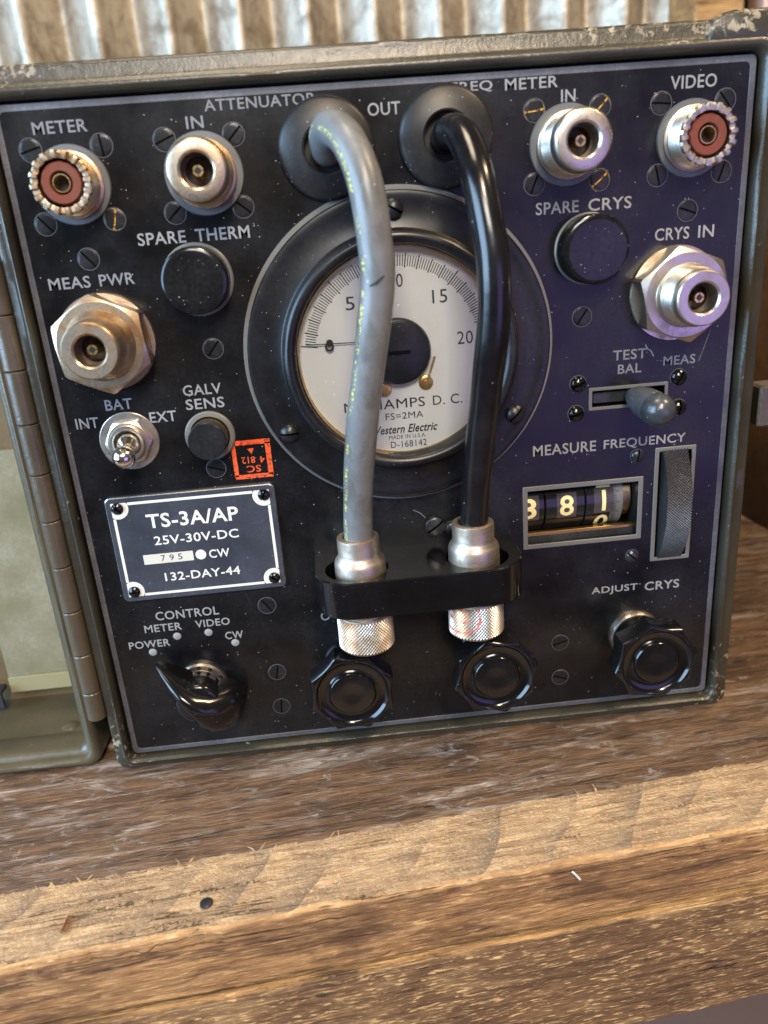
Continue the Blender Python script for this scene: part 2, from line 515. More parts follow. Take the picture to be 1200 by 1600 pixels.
M['plank'] = wood('dark_weathered_plank', rgb(112, 84, 60), rgb(64, 47, 35), rgb(146, 120, 92), 0.35, 0.9, 0, 0.40, 0.7, spec=0.5, xs=2.6, fuzz=0.15)
M['strip'] = wood('rough_sawn_strip', rgb(192, 160, 120), rgb(134, 108, 82), rgb(228, 198, 154), 0.45, 0, 1.0, 0.7, 0.6, spec=0.3, xs=3.0, fuzz=0.1)
M['strip_front'] = wood('weathered_strip_front', rgb(166, 124, 78), rgb(98, 68, 44), rgb(216, 174, 118), 0.6, 0, 0, 0.55, 0.8, xs=1.7)
M['board'] = wood('brown_lower_board', rgb(122, 90, 58), rgb(84, 60, 40), rgb(216, 178, 122), 0.9, 0, 0, 0.5, 0.5, xs=1.8, dash_len=220)
M['torn_edge'] = wood('torn_bright_edge', rgb(196, 156, 104), rgb(140, 104, 68), rgb(232, 196, 142), 0.6, 0, 0, 0.7, 0.8)
M['board_edge'] = wood('split_board_edge', rgb(176, 136, 88), rgb(88, 64, 40), rgb(214, 176, 120), 0.6, 0, 0, 0.6, 0.7)
M['side'] = wood('dark_side_board', rgb(92, 60, 26), rgb(58, 37, 16), rgb(120, 82, 40), 0.3, 0, 0, 0.55, 0.6)
M['post'] = wood('golden_post', rgb(176, 138, 88), rgb(116, 84, 50), rgb(206, 172, 118), 0.3, 0, 0, 0.55, 0.5)
M['floor'] = dusty('purple_brown_floor', rgb(112, 92, 86), 0.6, 0.4, 0.4, dustcol=(0.12, 0.09, 0.08, 1), scale=0.1)
_t = NT('galvanised_steel')
_v = _t.coord()
_n = _t.noise(_v, 55, 6, 0.7, 0.6)
_n2 = _t.noise(_t.coord(scale=(260, 260, 120)), 1.0, 4, 0.65)
_c = _t.mix(_t.ramp(_n, 0.46, 0.66, 0, 0.75), (0.40, 0.36, 0.29, 1), rgb(96, 78, 58))
_c = _t.mix(_t.ramp(_n2, 0.50, 0.68, 0, 0.45), _c, rgb(112, 92, 70))
M['galv'] = _t.bsdf(_c, _t.ramp(_n, 0.3, 0.7, 0.46, 0.58), 0.7, _t.bump(_t.noise(_v, 300, 4), 0.25, 0.0004))


# ------------------------------------------------------------------ lettering
_tc = {}


def text_mesh(s, bold=0.0, shear=0.0, mat=None, depth=0.05):
    key = (s, bold, shear, mat.name, depth)
    if key in _tc:
        return _tc[key]
    cu = bpy.data.curves.new('lettering', 'FONT')
    cu.body = s
    cu.size = 1.0
    cu.offset = bold
    cu.shear = shear
    cu.resolution_u = 3
    cu.space_character = 1.06
    o = bpy.data.objects.new('lettering_tmp', cu)
    COL.objects.link(o)
    bpy.context.view_layer.update()
    me = bpy.data.meshes.new_from_object(o.evaluated_get(bpy.context.evaluated_depsgraph_get()))
    bpy.data.objects.remove(o)
    bpy.data.curves.remove(cu)
    vs = [v.co.copy() for v in me.vertices]
    x0, x1 = min(v.x for v in vs), max(v.x for v in vs)
    y0, y1 = min(v.y for v in vs), max(v.y for v in vs)
    data = ([((v.x - x0) / (x1 - x0), (v.y - y0) / (y1 - y0)) for v in vs], [tuple(p.vertices) for p in me.polygons])
    bpy.data.meshes.remove(me)
    _tc[key] = data
    return data


def lettering(s, x0, x1, z0, h, y, mat, parent, bold=0.012, shear=0.0, depth=0.05, rot=0.0, name='lettering', curve=None):
    """text fitted to the box x0..x1, z0..z0+h on the plane y (mm), facing the viewer"""
    pts, fs = text_mesh(s, bold, shear, mat, depth)
    cx, cz = (x0 + x1) / 2, z0 + h / 2
    W = x1 - x0
    ca, sa = math.cos(rot), math.sin(rot)
    mb = MB()
    fr, bk = [], []
    for a, b in pts:
        u, w = (a - 0.5) * W, (b - 0.5) * h
        u, w = u * ca - w * sa, u * sa + w * ca
        if curve:                       # wrap round a drum: (radius, axis y relative to plane)
            ang = w / curve
            fr.append((u, curve - curve * math.cos(ang) - depth, curve * math.sin(ang)))
        else:
            fr.append((u, -depth, w))
    n = len(fr)
    mb.add(fr, fs)
    if not curve:
        # walls along boundary edges give the letters their thickness
        cnt = {}
        for f in fs:
            for i in range(len(f)):
                e = (f[i], f[(i + 1) % len(f)])
                cnt[e] = 1
        edges = [e for e in cnt if (e[1], e[0]) not in cnt]
        b = mb.add([(x, 0.02, z) for x, _, z in fr], [])
        for a, c in edges:
            mb.f.append((c, a, b + a, b + c))
            mb.m.append(0)
    me = bpy.data.meshes.new(name)
    me.from_pydata([(x * MM, yy * MM, z * MM) for x, yy, z in mb.v], [], mb.f)
    me.materials.append(mat)
    return obj(name, me, parent, (cx, y, cz))


# ------------------------------------------------------------------ room: floor, corrugated wall, post
fl = MB()
fl.add([(-3000, -3000, 0), (3500, -3000, 0), (3500, 1500, 0), (-3000, 1500, 0)], [(0, 1, 2, 3)])
fl.build('floor', M['floor'], None, (0, 0, -760), kind='structure', label='dull purple brown floor far below the shelf')

kw = 0.10
ang = math.atan(kw)
wall = MB()
pitch = 41.53
rings = []
zs = [-110 + 12 * i for i in range(52)]
S0, S1, NPP = -420, 338, 20
ns = int((S1 - S0) / pitch * NPP)
for side in (0, 1):
    for z in zs:
        ring = []
        for i in range(ns + 1):
            s = S0 + (S1 - S0) * i / ns
            ph = 2 * PI * (s + 49.4) / pitch
            d = 9.0 * math.sin(ph + PI / 2 + PI / 2) + 1.0 * math.sin(3 * ph)
            d += 0.35 * noise.noise((s * 0.02, z * 0.02, 3.0))
            ring.append((s, d + side * 0.8, z))
        rings.append((side, ring))
wall.loft([r for sd, r in rings if sd == 0], closed=False)
wall.loft([r for sd, r in rings if sd == 1][::-1], closed=False)
wo = wall.build('corrugated_wall', M['galv'], None, (0, 330 - kw * 80, 0), smooth=60,
                label='rusty galvanised corrugated metal wall behind the olive equipment case', cat='wall')
wo.rotation_euler = (0, 0, ang)

pb = MB()
pb.box(0, 33, 0, 40, -105, 460, 1.2)
po = pb.build('wooden_post', M['post'], None, (327.4, 318, 0),
              label='golden brown upright timber at the right end of the corrugated metal', cat='post', group='upright timbers beside the corrugated metal')
po.rotation_euler = (0, 0, R(4.5))
pb2 = MB()
pb2.box(0, 90, 0, 22, -105, 460, 1.0)
p2 = pb2.build('wooden_post', dusty('pinkish_timber', rgb(196, 160, 140), 0.6, 0.2, 0.2), None, (374, 322, 0),
               label='pale pinkish upright board beyond the dark gap at top right', cat='post', group='upright timbers beside the corrugated metal')

gap_backing = MB()
gap_backing.box(0, 60, 0, 18, -105, 460, 1.0)  # backing slab added so the gap between the uprights stays dark
gap_backing.build('wooden_post', M['side'], None, (345, 372, 0), label='dark brown backing added to darken the gap between the two pale uprights', cat='post', group='upright timbers beside the corrugated metal')

# ------------------------------------------------------------------ the wooden shelf (local X along the grain)
SA = math.atan(0.0784)
shelf = empty('wooden_shelf', (79.8, -68.5, -69), 'rough brown plank shelf with sawn front strip under the equipment case', 'shelf')
shelf.rotation_euler = (0, 0, SA)
WORLD[shelf.name] = Vector((0, 0, 0))
shelf_off = Vector((0, 0, 69))


def shelf_part(mb, name, mats, loc=(0, 0, 0), smooth=60, parent=None, **kw):
    o = bpy.data.objects.new(name, mb.mesh(name, mats, smooth))
    COL.objects.link(o)
    o.parent = parent or shelf
    o.location = (Vector(loc) + (shelf_off if parent is None else Vector((0, 0, 0)))) * MM
    tag(o, **kw)
    return o


def fbm(x, y, z, o=4):
    return noise.fractal((x, y, z), 1.0, 2.0, o)


def plank_grid(x0, x1, nx, prof, disp, mats_by_seg, split=None):
    """sweep a cross-section (y,z) list along x; disp(x,i,y,z)->(dx,dy,dz)"""
    mb = MB()
    n = len(prof)
    vs = []
    for k in range(nx + 1):
        x = x0 + (x1 - x0) * k / nx
        for i, (y, z) in enumerate(prof):
            d = disp(x, i, y, z)
            vs.append((x + d[0], y + d[1], z + d[2]))
    b = mb.add(vs, [])
    for k in range(nx):
        for i in range(n - 1):
            mb.f.append((k * n + i, (k + 1) * n + i, (k + 1) * n + i + 1, k * n + i + 1))
            mb.m.append(mats_by_seg[i])
    mb.f.append(tuple(range(n)))
    mb.m.append(mats_by_seg[0])
    mb.f.append(tuple(reversed([nx * n + i for i in range(n)])))
    mb.m.append(mats_by_seg[0])
    return mb


# dark plank the case stands on
prof = [(25.4, -26), (25.4, -5.6)] + [(25.6 + 0.9 * i, -5.0) for i in range(1, 60)] + [(90 + 12 * i, -5.0) for i in range(32)] + [(474, -26)]


def d_plank(x, i, y, z):
    if z < -20:
        return (0, 0, 0)
    if 45 < y < 300 and -170 < x < 140:
        q = 0.0
    else:
        q = 1.0
    h = 0.16 * fbm(x * 0.02, y * 0.5, 1.0) + 0.10 * fbm(x * 0.15, y * 0.9, 5.0) - 0.12
    if y > 78:
        h = min(h, -0.02)
    return (0, 0, h)


mb = plank_grid(-330, 330, 330, prof, d_plank, [0] * (len(prof) - 1))
shelf_part(mb, 'plank', M['plank'], label='dark scuffed plank the case stands on')

# sawn strip on edge along the front: front face, rough sawn top, back
front = [(0.0, -25.2 + 1.0 * i) for i in range(21)]
topp = [(0.35, -4.25)] + [(0.8 + 0.7 * i, -4.0) for i in range(35)]
prof = front + topp + [(25.2, -4.6), (25.2, -25.2)]
segs = [0 if i < 19 else (2 if i < 22 else 1) for i in range(len(prof) - 1)]


def saw(x, y):
    u = (x * 0.80 - y * 1.0) / 17.0 + 0.8 * noise.noise((x * 0.025, y * 0.03, 2.0)) + 0.15 * noise.noise((x * 0.2, y * 0.2, 5.0))
    f = u - math.floor(u)
    return (0.5 - f) if f > 0.12 else (f / 0.12 - 0.5)


def d_strip(x, i, y, z):
    edge = 1.2 * fbm(x * 0.045, 0, 7.0) + 0.5 * fbm(x * 0.3, 0, 9.0)
    if i < 20:
        dz = edge * 0.35 * (i / 19.0) ** 3
        dy = 0.45 * fbm(x * 0.03, z * 0.25, 3.0) + 0.22 * fbm(x * 0.18, z * 1.2, 4.0)
        tear = 0.9 * max(0.0, fbm(x * 0.09, 3.0, 31.0, 4)) * max(0.0, (i - 15) / 4.0) if i > 15 else 0.0
        return (0, dy + edge * 0.25 * (i / 19.0) ** 3 + tear, dz)
    if y > 25.1:
        return (0, 0, 0) if z < -10 else (0, 0.5 * fbm(x * 0.06, 0, 11.0, 3) - 0.5, 0.2)
    h = 0.45 * saw(x, y) * (0.6 + 0.8 * noise.noise((x * 0.03, y * 0.04, 12.0))) + 0.22 * fbm(x * 0.12, y * 0.25, 2.0) + 0.30 * fbm(x * 0.8, y * 0.9, 8.0)
    k = max(0.0, 1 - y / 2.5)
    kb = max(0.0, 1 - (24.6 - y) / 3.0)
    dy = edge * 0.5 * k + kb * (1.5 * fbm(x * 0.05, 0, 11.0, 4) + 0.5 * fbm(x * 0.4, 0, 21.0, 3))
    tear = 0.9 * max(0.0, fbm(x * 0.09, 3.0, 31.0, 4))
    return (0, dy + tear * max(0.0, 1 - y / 3.0), h - 0.1 + edge * 0.3 * k - tear * 0.35 * max(0.0, 1 - y / 1.6))


mb = plank_grid(-330, 330, 900, prof, d_strip, segs)
strip = shelf_part(mb, 'plank', [M['strip_front'], M['strip'], M['torn_edge']], label='pale rough sawn strip along the shelf front')
# the split ledge and the lower board
lp = [(-2.4, -69.0), (-2.4, -68.5)] + [(-2.4, -68 + 1.4 * i) for i in range(1, 30)] + [(-2.2, -26.4), (-1.2, -26.2), (0.4, -26.6), (14, -26.6), (18, -69)]
segs = [0] * 29 + [0, 1, 1, 1, 1, 0]
segs = (segs + [0] * 50)[:len(lp) - 1]
for i in range(len(lp) - 1):
    segs[i] = 1 if lp[i][1] > -28.5 and lp[i + 1][1] > -28.5 else 0


def d_low(x, i, y, z):
    if y > 1:
        return (0, 0, 0)
    w = 0.5 * fbm(x * 0.03, z * 0.1, 13.0) + 0.25 * fbm(x * 0.1, z * 1.1, 14.0)
    e = 0.8 * fbm(x * 0.03, 0, 15.0) + 0.35 * fbm(x * 0.3, 0, 16.0)
    if z > -30:
        return (0, w + e * 0.4, -0.25 + min(0.15, e * 0.6 * (1 if y < -0.5 else 0)))
    if z < -66:
        return (0, w, 0.5 * e)
    return (0, w, 0)


mb = plank_grid(-330, 330, 640, lp, d_low, segs)
shelf_part(mb, 'plank', [M['board'], M['board_edge']], label='brown lower board with a splintered top ledge')
# splinters standing up along the sawn strip
for k in range(26):
    x = random.uniform(-110, 125)
    back = random.random() < 0.6
    y = 24.2 if back else random.uniform(-0.2, 0.6)
    L = random.uniform(1.2, 3.4)
    a = random.uniform(-0.9, 0.9)
    w = random.uniform(0.18, 0.4)
    up = random.uniform(0.35, 0.9)
    p0 = Vector((x, y, -4.3))
    dirv = Vector((math.sin(a) * 0.8, 0.35 if back else -0.5, up)).normalized()
    sd = dirv.cross(Vector((0, 1, 0.2))).normalized() * w
    th = dirv.cross(sd).normalized() * 0.12
    mid = p0 + dirv * L * 0.5 + Vector((0.15, 0, 0))
    tip = p0 + dirv * L + Vector((random.uniform(-0.4, 0.4), 0, -0.2))
    s = MB()
    s.loft([[p0 - sd - th, p0 + sd - th, p0 + sd + th, p0 - sd + th],
            [mid - sd * 0.7 - th, mid + sd * 0.7 - th, mid + sd * 0.7 + th, mid - sd * 0.7 + th],
            [tip - sd * 0.1, tip + sd * 0.1, tip + sd * 0.1 + th * 0.3, tip - sd * 0.1 + th * 0.3]], True, True)
    o = bpy.data.objects.new('splinter', s.mesh('splinter', M['strip'], 0))
    COL.objects.link(o)
    o.parent = strip
# nail driven into the sawn strip; shelf-local coordinates of world points


def to_shelf(x, y, z):
    v = Vector((x - 79.8, y + 68.5, 0))
    c, s_ = math.cos(-SA), math.sin(-SA)
    return Vector((v.x * c - v.y * s_, v.x * s_ + v.y * c, z))


nail = MB()
nail.lathe([(0.001, 0.55), (1.2, 0.5), (1.75, 0.3), (1.85, 0.0), (1.85, -1.5)], 20, 'Z')
nl = bpy.data.objects.new('nail', nail.mesh('nail', M['screw_oiled']))
COL.objects.link(nl)
nl.parent = strip
nl.location = to_shelf(32.5, -63.8, -4.0) * MM
gouge = MB()
gouge.loft([[(-0.9, -2.6, 0.35), (0.5, -2.8, 0.3), (1.2, 2.4, 0.35), (-0.2, 2.8, 0.3)],
            [(-0.5, -2.0, 0.12), (0.3, -2.2, 0.12), (0.8, 1.9, 0.12), (0.0, 2.2, 0.12)]], False, True)
go = bpy.data.objects.new('gouge', gouge.mesh('gouge', wood('torn_wood', rgb(128, 82, 46), rgb(60, 36, 20), rgb(190, 132, 76), 0.4)))
COL.objects.link(go)
go.parent = strip
go.location = to_shelf(-3.9, -65.2, -4.0) * MM
# side board of the shelf at the far right
sb = MB()
sb.box(239, 262, 60, 420, -4.9, 150, 1.0)
shelf_part(sb, 'side_board', M['side'], label='dark brown upright side board of the shelf')

# white fibre on the front of the strip
fb = MB()
fp = [Vector((0, 0, 0)), Vector((0.9, -0.15, -1.0)), Vector((2.2, -0.1, -3.0))]
rr = []
for i, q_ in enumerate(fp):
    rr.append([(q_.x + 0.28 * math.cos(a), q_.y + 0.2 * math.sin(a), q_.z + 0.1 * math.cos(a)) for a in (0, PI / 2, PI, 3 * PI / 2)])
fb.loft(rr, True, True)
fb.build('lint_fibre', M['white_paint'], None, (131.5, -65.6, -6.6), label='tiny white fibre caught on the front of the sawn strip', cat='fibre')

# ------------------------------------------------------------------ THE INSTRUMENT
CX = 100.5
inst = empty('test_set', (CX, 60, -4.9),
             'olive cased electronic test set with black control panel, round meter and two looped cables', 'test set')

# ---- case: rim and body lofted from rounded rectangles
X0, X1, Z0, Z1 = -0.9, 200.6, -0.7, 198.0          # panel opening
OX0, OX1, OZ0, OZ1 = -5.7, 206.6, -4.8, 205.9      # outside of the rim


def rim_ring(f, y, r):
    return densify(rrect(X0 + (OX0 - X0) * f, X1 + (OX1 - X1) * f, Z0 + (OZ0 - Z0) * f, Z1 + (OZ1 - Z1) * f, r, y, 5), 60)


def ring_pts(f, y, r):
    return rrect(X0 + (OX0 - X0) * f, X1 + (OX1 - X1) * f, Z0 + (OZ0 - Z0) * f, Z1 + (OZ1 - Z1) * f, r, y, 6)


case = MB()
steps = [(0.0, 9.0, 3.0), (0.0, 0.4, 3.0), (0.02, -1.6, 3.0), (0.10, -2.7, 3.1), (0.22, -3.2, 3.2), (0.34, -2.9, 3.3), (0.42, -2.1, 3.4),
         (0.50, -1.7, 3.5), (0.84, -1.8, 3.8), (0.94, -1.5, 3.9), (1.0, -0.6, 4.0), (1.0, 40, 4.0), (1.0, 175, 4.0), (0.9, 178, 3.6)]
NP = 260


def resample(pts, n):
    P = [Vector(p) for p in pts] + [Vector(pts[0])]
    L = [0.0]
    for i in range(len(P) - 1):
        L.append(L[-1] + (P[i + 1] - P[i]).length)
    out = []
    j = 0
    for k in range(n):
        s = L[-1] * k / n
        while L[j + 1] < s:
            j += 1
        t = (s - L[j]) / max(1e-9, L[j + 1] - L[j])
        out.append(P[j].lerp(P[j + 1], t))
    return out


rings = []
for k, (f, y, r) in enumerate(steps):
    ring = []
    base = ring_pts(f, y, r)
    # same parameterisation on every ring: sides divided evenly between fixed corner points
    pts = []
    nn = len(base)
    for i in range(nn):
        a, b = Vector(base[i]), Vector(base[(i + 1) % nn])
        div = 70 if (i % 7) == 6 else 1
        for q_ in range(div):
            pts.append(a.lerp(b, q_ / div))
    for p in pts:
        d = 0.12 * fbm(p.x * 0.05, y * 0.3 + k, p.z * 0.05) + 0.08 * fbm(p.x * 0.5, k * 3.0, p.z * 0.5)
        worn = 1.0 if (p.z > 200 and p.x > 110) or (p.z > 200 and p.x < 25) else 0.25
        if 0.8 <= f and y < 10:
            d += worn * 0.35 * fbm(p.x * 0.35, k, p.z * 0.35 + 4)
        ring.append((p.x, p.y + d * (1 if y < 5 else 0), p.z + (d * 0.5 if p.z > 200 and y < 5 else 0)))
    rings.append(ring)
case.loft(rings, False, True)
case.build('case', M['olive'], inst, (0, 0, 0), smooth=50, label='chipped olive metal case rim')

# raised worn plate on the top right corner of the rim
cp = MB()


def corner_ring(i, y):
    return [(184.5 + i, y, 200.0 + i), (213.5 - i, y, 199.9 + i), (213.5 - i, y, 207.6 - i), (191.5 + i, y, 207.5 - i), (188.5 + i, y, 206.9 - i), (185.5 + i, y, 205.6 - i)]


cp.loft([corner_ring(0, 6), corner_ring(0, -1.9), corner_ring(0.35, -2.5), corner_ring(1.0, -2.8)], True, True)
cp.build('corner_plate', M['olive'], inst, (0, 0, 0), label='scraped corner plate at the top right of the rim')
# latch lug on the right side
lt = MB()
lt.box(209.9, 226, 0.5, 9, 94.2, 107.4, 0.7)
lt.box(206.0, 210.2, 6.5, 8.5, 104.5, 107.0, 0.3)
lt.build('latch', M['olive_hinge'], inst, (0, 0, 0), label='olive latch lug on the right side of the case')

# ---- front panel with three real openings
HOL = [(136.7, 172.4, 62.4, 80.8), (178.6, 189.2, 53.6, 89.8), (156.9, 179.3, 105.8, 110.7)]
PX0, PX1, PZ0, PZ1 = 0.0, 199.7, 0.0, 197.4
xs = sorted({PX0, PX1} | {h[0] for h in HOL} | {h[1] for h in HOL})
zs = sorted({PZ0, PZ1} | {h[2] for h in HOL} | {h[3] for h in HOL})
pm = MB()
for i in range(len(xs) - 1):
    for j in range(len(zs) - 1):
        mx, mz = (xs[i] + xs[i + 1]) / 2, (zs[j] + zs[j + 1]) / 2
        if any(h[0] < mx < h[1] and h[2] < mz < h[3] for h in HOL):
            continue
        pm.add([(xs[i], 0, zs[j]), (xs[i + 1], 0, zs[j]), (xs[i + 1], 0, zs[j + 1]), (xs[i], 0, zs[j + 1])], [(0, 1, 2, 3)])
for h in HOL:
    pm.loft([[(h[0], y, h[2]), (h[1], y, h[2]), (h[1], y, h[3]), (h[0], y, h[3])] for y in (0, 2.0)])
pm.loft([[(PX0, y, PZ0), (PX1, y, PZ0), (PX1, y, PZ1), (PX0, y, PZ1)] for y in (0, 3.0)])
panel = pm.build('front_panel', M['panel'], inst, (0, 0, 0), smooth=0, label='dusty black control panel')
# dark boxes behind the openings
for h, dp, mat in ((HOL[0], 18, 'dark_hole'), (HOL[1], 20, 'dark_hole'), (HOL[2], 6, 'recess')):
    rb = MB()
    rb.loft([[(h[0] - 0.5, y, h[2] - 0.5), (h[1] + 0.5, y, h[2] - 0.5), (h[1] + 0.5, y, h[3] + 0.5), (h[0] - 0.5, y, h[3] + 0.5)] for y in (2.05, dp)], False, True)
    rb.build('recess', M[mat], panel, (0, 0, 0), smooth=0)


def frame_mesh(x0, x1, z0, z1, w, y0, y1, r=0.3, b=0.15):
    mb = MB()
    R_ = lambda i, y, rr: rrect(x0 + i, x1 - i, z0 + i, z1 - i, rr, y, 4)
    mb.loft([R_(0, y0, r), R_(0, y1 + b, r), R_(b, y1, r), R_(w - b, y1, max(0.05, r - 0.1)), R_(w, y1 + b, max(0.05, r - 0.1)), R_(w, y0, max(0.05, r - 0.1))])
    return mb


frame_mesh(PX0 + 0.05, PX1 - 0.05, PZ0 + 0.05, PZ1 - 0.05, 1.65, 0.02, -0.12, 1.5, 0.08).build('border', M['border'], panel, (0, 0, 0), label='bare grey border line round the panel')

TX = [('METER', 9.2, 23.0, 190.1, 2.9, 2), ('ATTENUATOR', 53.2, 82.0, 192.75, 2.7, 2), ('IN', 48.0, 52.5, 189.0, 2.9, 2), ('OUT', 95.2, 103.8, 189.0, 3.1, 1),
      ('FREQ', 117.4, 128.4, 192.8, 2.7, 1), ('METER', 131.7, 145.9, 192.8, 2.7, 1), ('IN', 146.7, 150.6, 189.1, 3.0, 1), ('VIDEO', 176.4, 189.1, 190.3, 3.2, 1),
      ('SPARE', 30.7, 43.6, 161.5, 3.2, 1), ('THERM', 46.2, 60.8, 161.5, 3.2, 1), ('SPARE', 139.8, 151.9, 161.5, 3.2, 1), ('CRYS', 154.6, 166.9, 161.5, 3.2, 1),
      ('CRYS', 174.0, 184.0, 152.2, 3.3, 1), ('IN', 186.6, 191.2, 152.2, 3.3, 1), ('MEAS', 5.0, 16.2, 151.9, 3.1, 2), ('PWR', 18.6, 28.1, 151.9, 3.1, 2),
      ('BAT', 13.5, 21.2, 117.7, 3.1, 2), ('INT', 4.2, 10.7, 113.0, 3.1, 2), ('EXT', 25.4, 33.1, 113.0, 3.1, 1), ('GALV', 36.1, 47.1, 119.9, 3.1, 1),
      ('SENS', 36.3, 47.4, 115.8, 3.1, 1), ('CONTROL', 16.0, 36.1, 49.1, 3.0, 1), ('METER', 11.8, 23.6, 45.1, 2.6, 1), ('VIDEO', 28.0, 39.0, 45.1, 2.6, 1),
      ('POWER', 5.9, 19.0, 39.7, 2.6, 1), ('CW', 36.8, 42.6, 39.8, 2.7, 1), ('TEST', 162.9, 173.1, 119.3, 3.0, 2), ('BAL', 164.5, 171.7, 115.2, 2.8, 2),
      ('MEAS', 178.4, 188.2, 116.5, 2.8, 2), ('MEASURE', 138.6, 158.4, 91.9, 3.4, 1), ('FREQUENCY', 160.8, 186.8, 91.7, 3.4, 1),
      ('ADJUST', 158.0, 173.6, 41.8, 3.1, 1), ('CRYS', 176.0, 187.8, 41.8, 3.1, 1), ('O', 68.2, 71.2, 43.0, 3.1, 1)]
for s, x0, x1, z, h, w in TX:
    lettering(s, x0, x1, z, h, -0.02, M['engrave'] if w == 1 else M['engrave_dim'], panel, bold=0.012)
dot = MB().lathe([(0.001, 0.1), (1.15, 0.1), (1.3, 0.0)], 16).mesh('position_dot', M['engrave'])
for x, z in ((13.0, 37.9), (21.6, 42.8), (31.7, 43.0), (39.7, 38.3)):
    obj('position_dot', dot, panel, (x, -0.01, z))
# scratches in the paint by the TEST lettering
for pts in ([(172.6, 123.3), (173.3, 122.0), (174.4, 121.3), (175.3, 119.6)], [(189.3, 117.0), (190.5, 120.3), (191.3, 123.0), (192.4, 126.0)],
            [(100.5, 78.2), (102.6, 77.0), (104.2, 75.2)]):
    sm = MB()
    w = 0.30 if pts[0][0] < 180 and pts[0][0] > 150 else 0.13
    sm.loft([[(x - w * 0.5, -0.03, z), (x + w * 0.5, -0.03, z + 0.1)] for x, z in pts], closed=False)
    sm.build('scratch', M['engrave'], panel, (0, 0, 0), smooth=0)


# ---- screws
def screw_mesh(name, rad, height, dome, slot, mats, rim=0.0):
    mb = MB()
    nu, nv = 7, 9
    for sg in (1, -1):
        grid = []
        for i in range(nu + 1):
            u = slot / 2 + (rad * 0.999 - slot / 2) * (i / nu) ** 0.8
            row = []
            for j in range(nv + 1):
                v = (j / nv * 2 - 1) * math.sqrt(max(0, rad * rad - u * u))
                q_ = (u * u + v * v) / (rad * rad)
                hh = height + dome * (1 - q_)
                if q_ > 0.93:
                    hh -= 0.12
                row.append((sg * v, -hh, sg * u))
            grid.append(row)
        mb.loft(grid, closed=False)
        mb.loft([grid[0], [(x, 0.1, z) for x, y, z in grid[0]]], closed=False, mi=1)
        outer = [grid[i][0] for i in range(nu, -1, -1)]
        outer2 = [grid[i][nv] for i in range(nu + 1)]
        for o_ in (outer, outer2):
            mb.loft([o_, [(x, 0.1, z) for x, y, z in o_]], closed=False)
    mb.lathe([(0.001, 0.03), (rad * 0.98, 0.03)], 24, mi=1)
    if rim:
        mb.lathe([(rad + 0.02, 0.02), (rad + 0.04, 0.06), (rad + rim, 0.06), (rad + rim + 0.05, 0.0)], 32, mi=2)
    return mb.mesh(name, mats, 40)


smats = [M['screw'], M['screw_slot'], M['screw_rim']]
flush = screw_mesh('screw', 2.75, 0.12, 0.06, 0.55, smats, 0.2)
round_s = screw_mesh('screw', 2.35, 0.9, 1.1, 0.6, [M['bakelite'], M['screw_slot'], M['screw_rim']], 0.25)
small_s = screw_mesh('screw', 2.0, 0.7, 0.7, 0.5, [M['screw_oiled'], M['screw_slot'], M['screw_rim']], 0.2)
meter_s = screw_mesh('screw', 2.7, 1.0, 1.2, 0.65, [M['satin_black'], M['screw_slot'], M['screw_rim']], 0.0)
fill_s = screw_mesh('screw', 3.1, 1.6, 0.5, 0.7, [M['screw_oiled'], M['screw_slot'], M['screw_rim']], 0.0)
SC = [(7.7, 186.6, 15, 0), (25.7, 186.6, -85, 0), (7.6, 168.7, -50, 0), (25.7, 168.7, 75, 0), (41.9, 186.9, 22, 0), (59.8, 187, 45, 0), (41.8, 169.1, 42, 0),
      (59.9, 169.4, -40, 0), (16.9, 159.2, -50, 0), (46.5, 132.7, 50, 0), (42.2, 97.5, -18, 0), (139.5, 187.6, 5, 0), (157.4, 187.6, 42, 0), (139.4, 169.5, 68, 0),
      (157.6, 169.4, 38, 0), (174.1, 187.2, -5, 0), (191.8, 186.9, -52, 0), (173.9, 169.4, -75, 0), (192.1, 169.2, 72, 0), (183.1, 159.7, -20, 0),
      (153.3, 132.9, 55, 0), (152.4, 113.3, 25, 1), (151.9, 104.3, 20, 1), (183.3, 112.7, 60, 1), (183.7, 103.4, 85, 1), (171.5, 89.1, 80, 2), (171.2, 55.1, -40, 2),
      (51.5, 50.5, -55, 0), (51.8, 25.7, 80, 0), (51.7, 12.4, 85, 0), (106.9, 72.4, 35, 4), (112.3, 71.2, 60, 2), (147.5, 25.5, 18, 0), (147.6, 11.9, -20, 0)]
worn = screw_mesh('screw', 2.75, 0.12, 0.06, 0.55, [M['screw'], M['brass_dull'], M['screw_rim']], 0.2)
WORN = {(25.7, 168.7), (139.5, 187.6), (157.4, 187.6), (157.6, 169.4)}
for x, z, a, k in SC:
    obj('screw', [worn if (x, z) in WORN else flush, round_s, small_s, meter_s, fill_s][k], inst, (x, -0.02, z), (0, -R(a), 0))


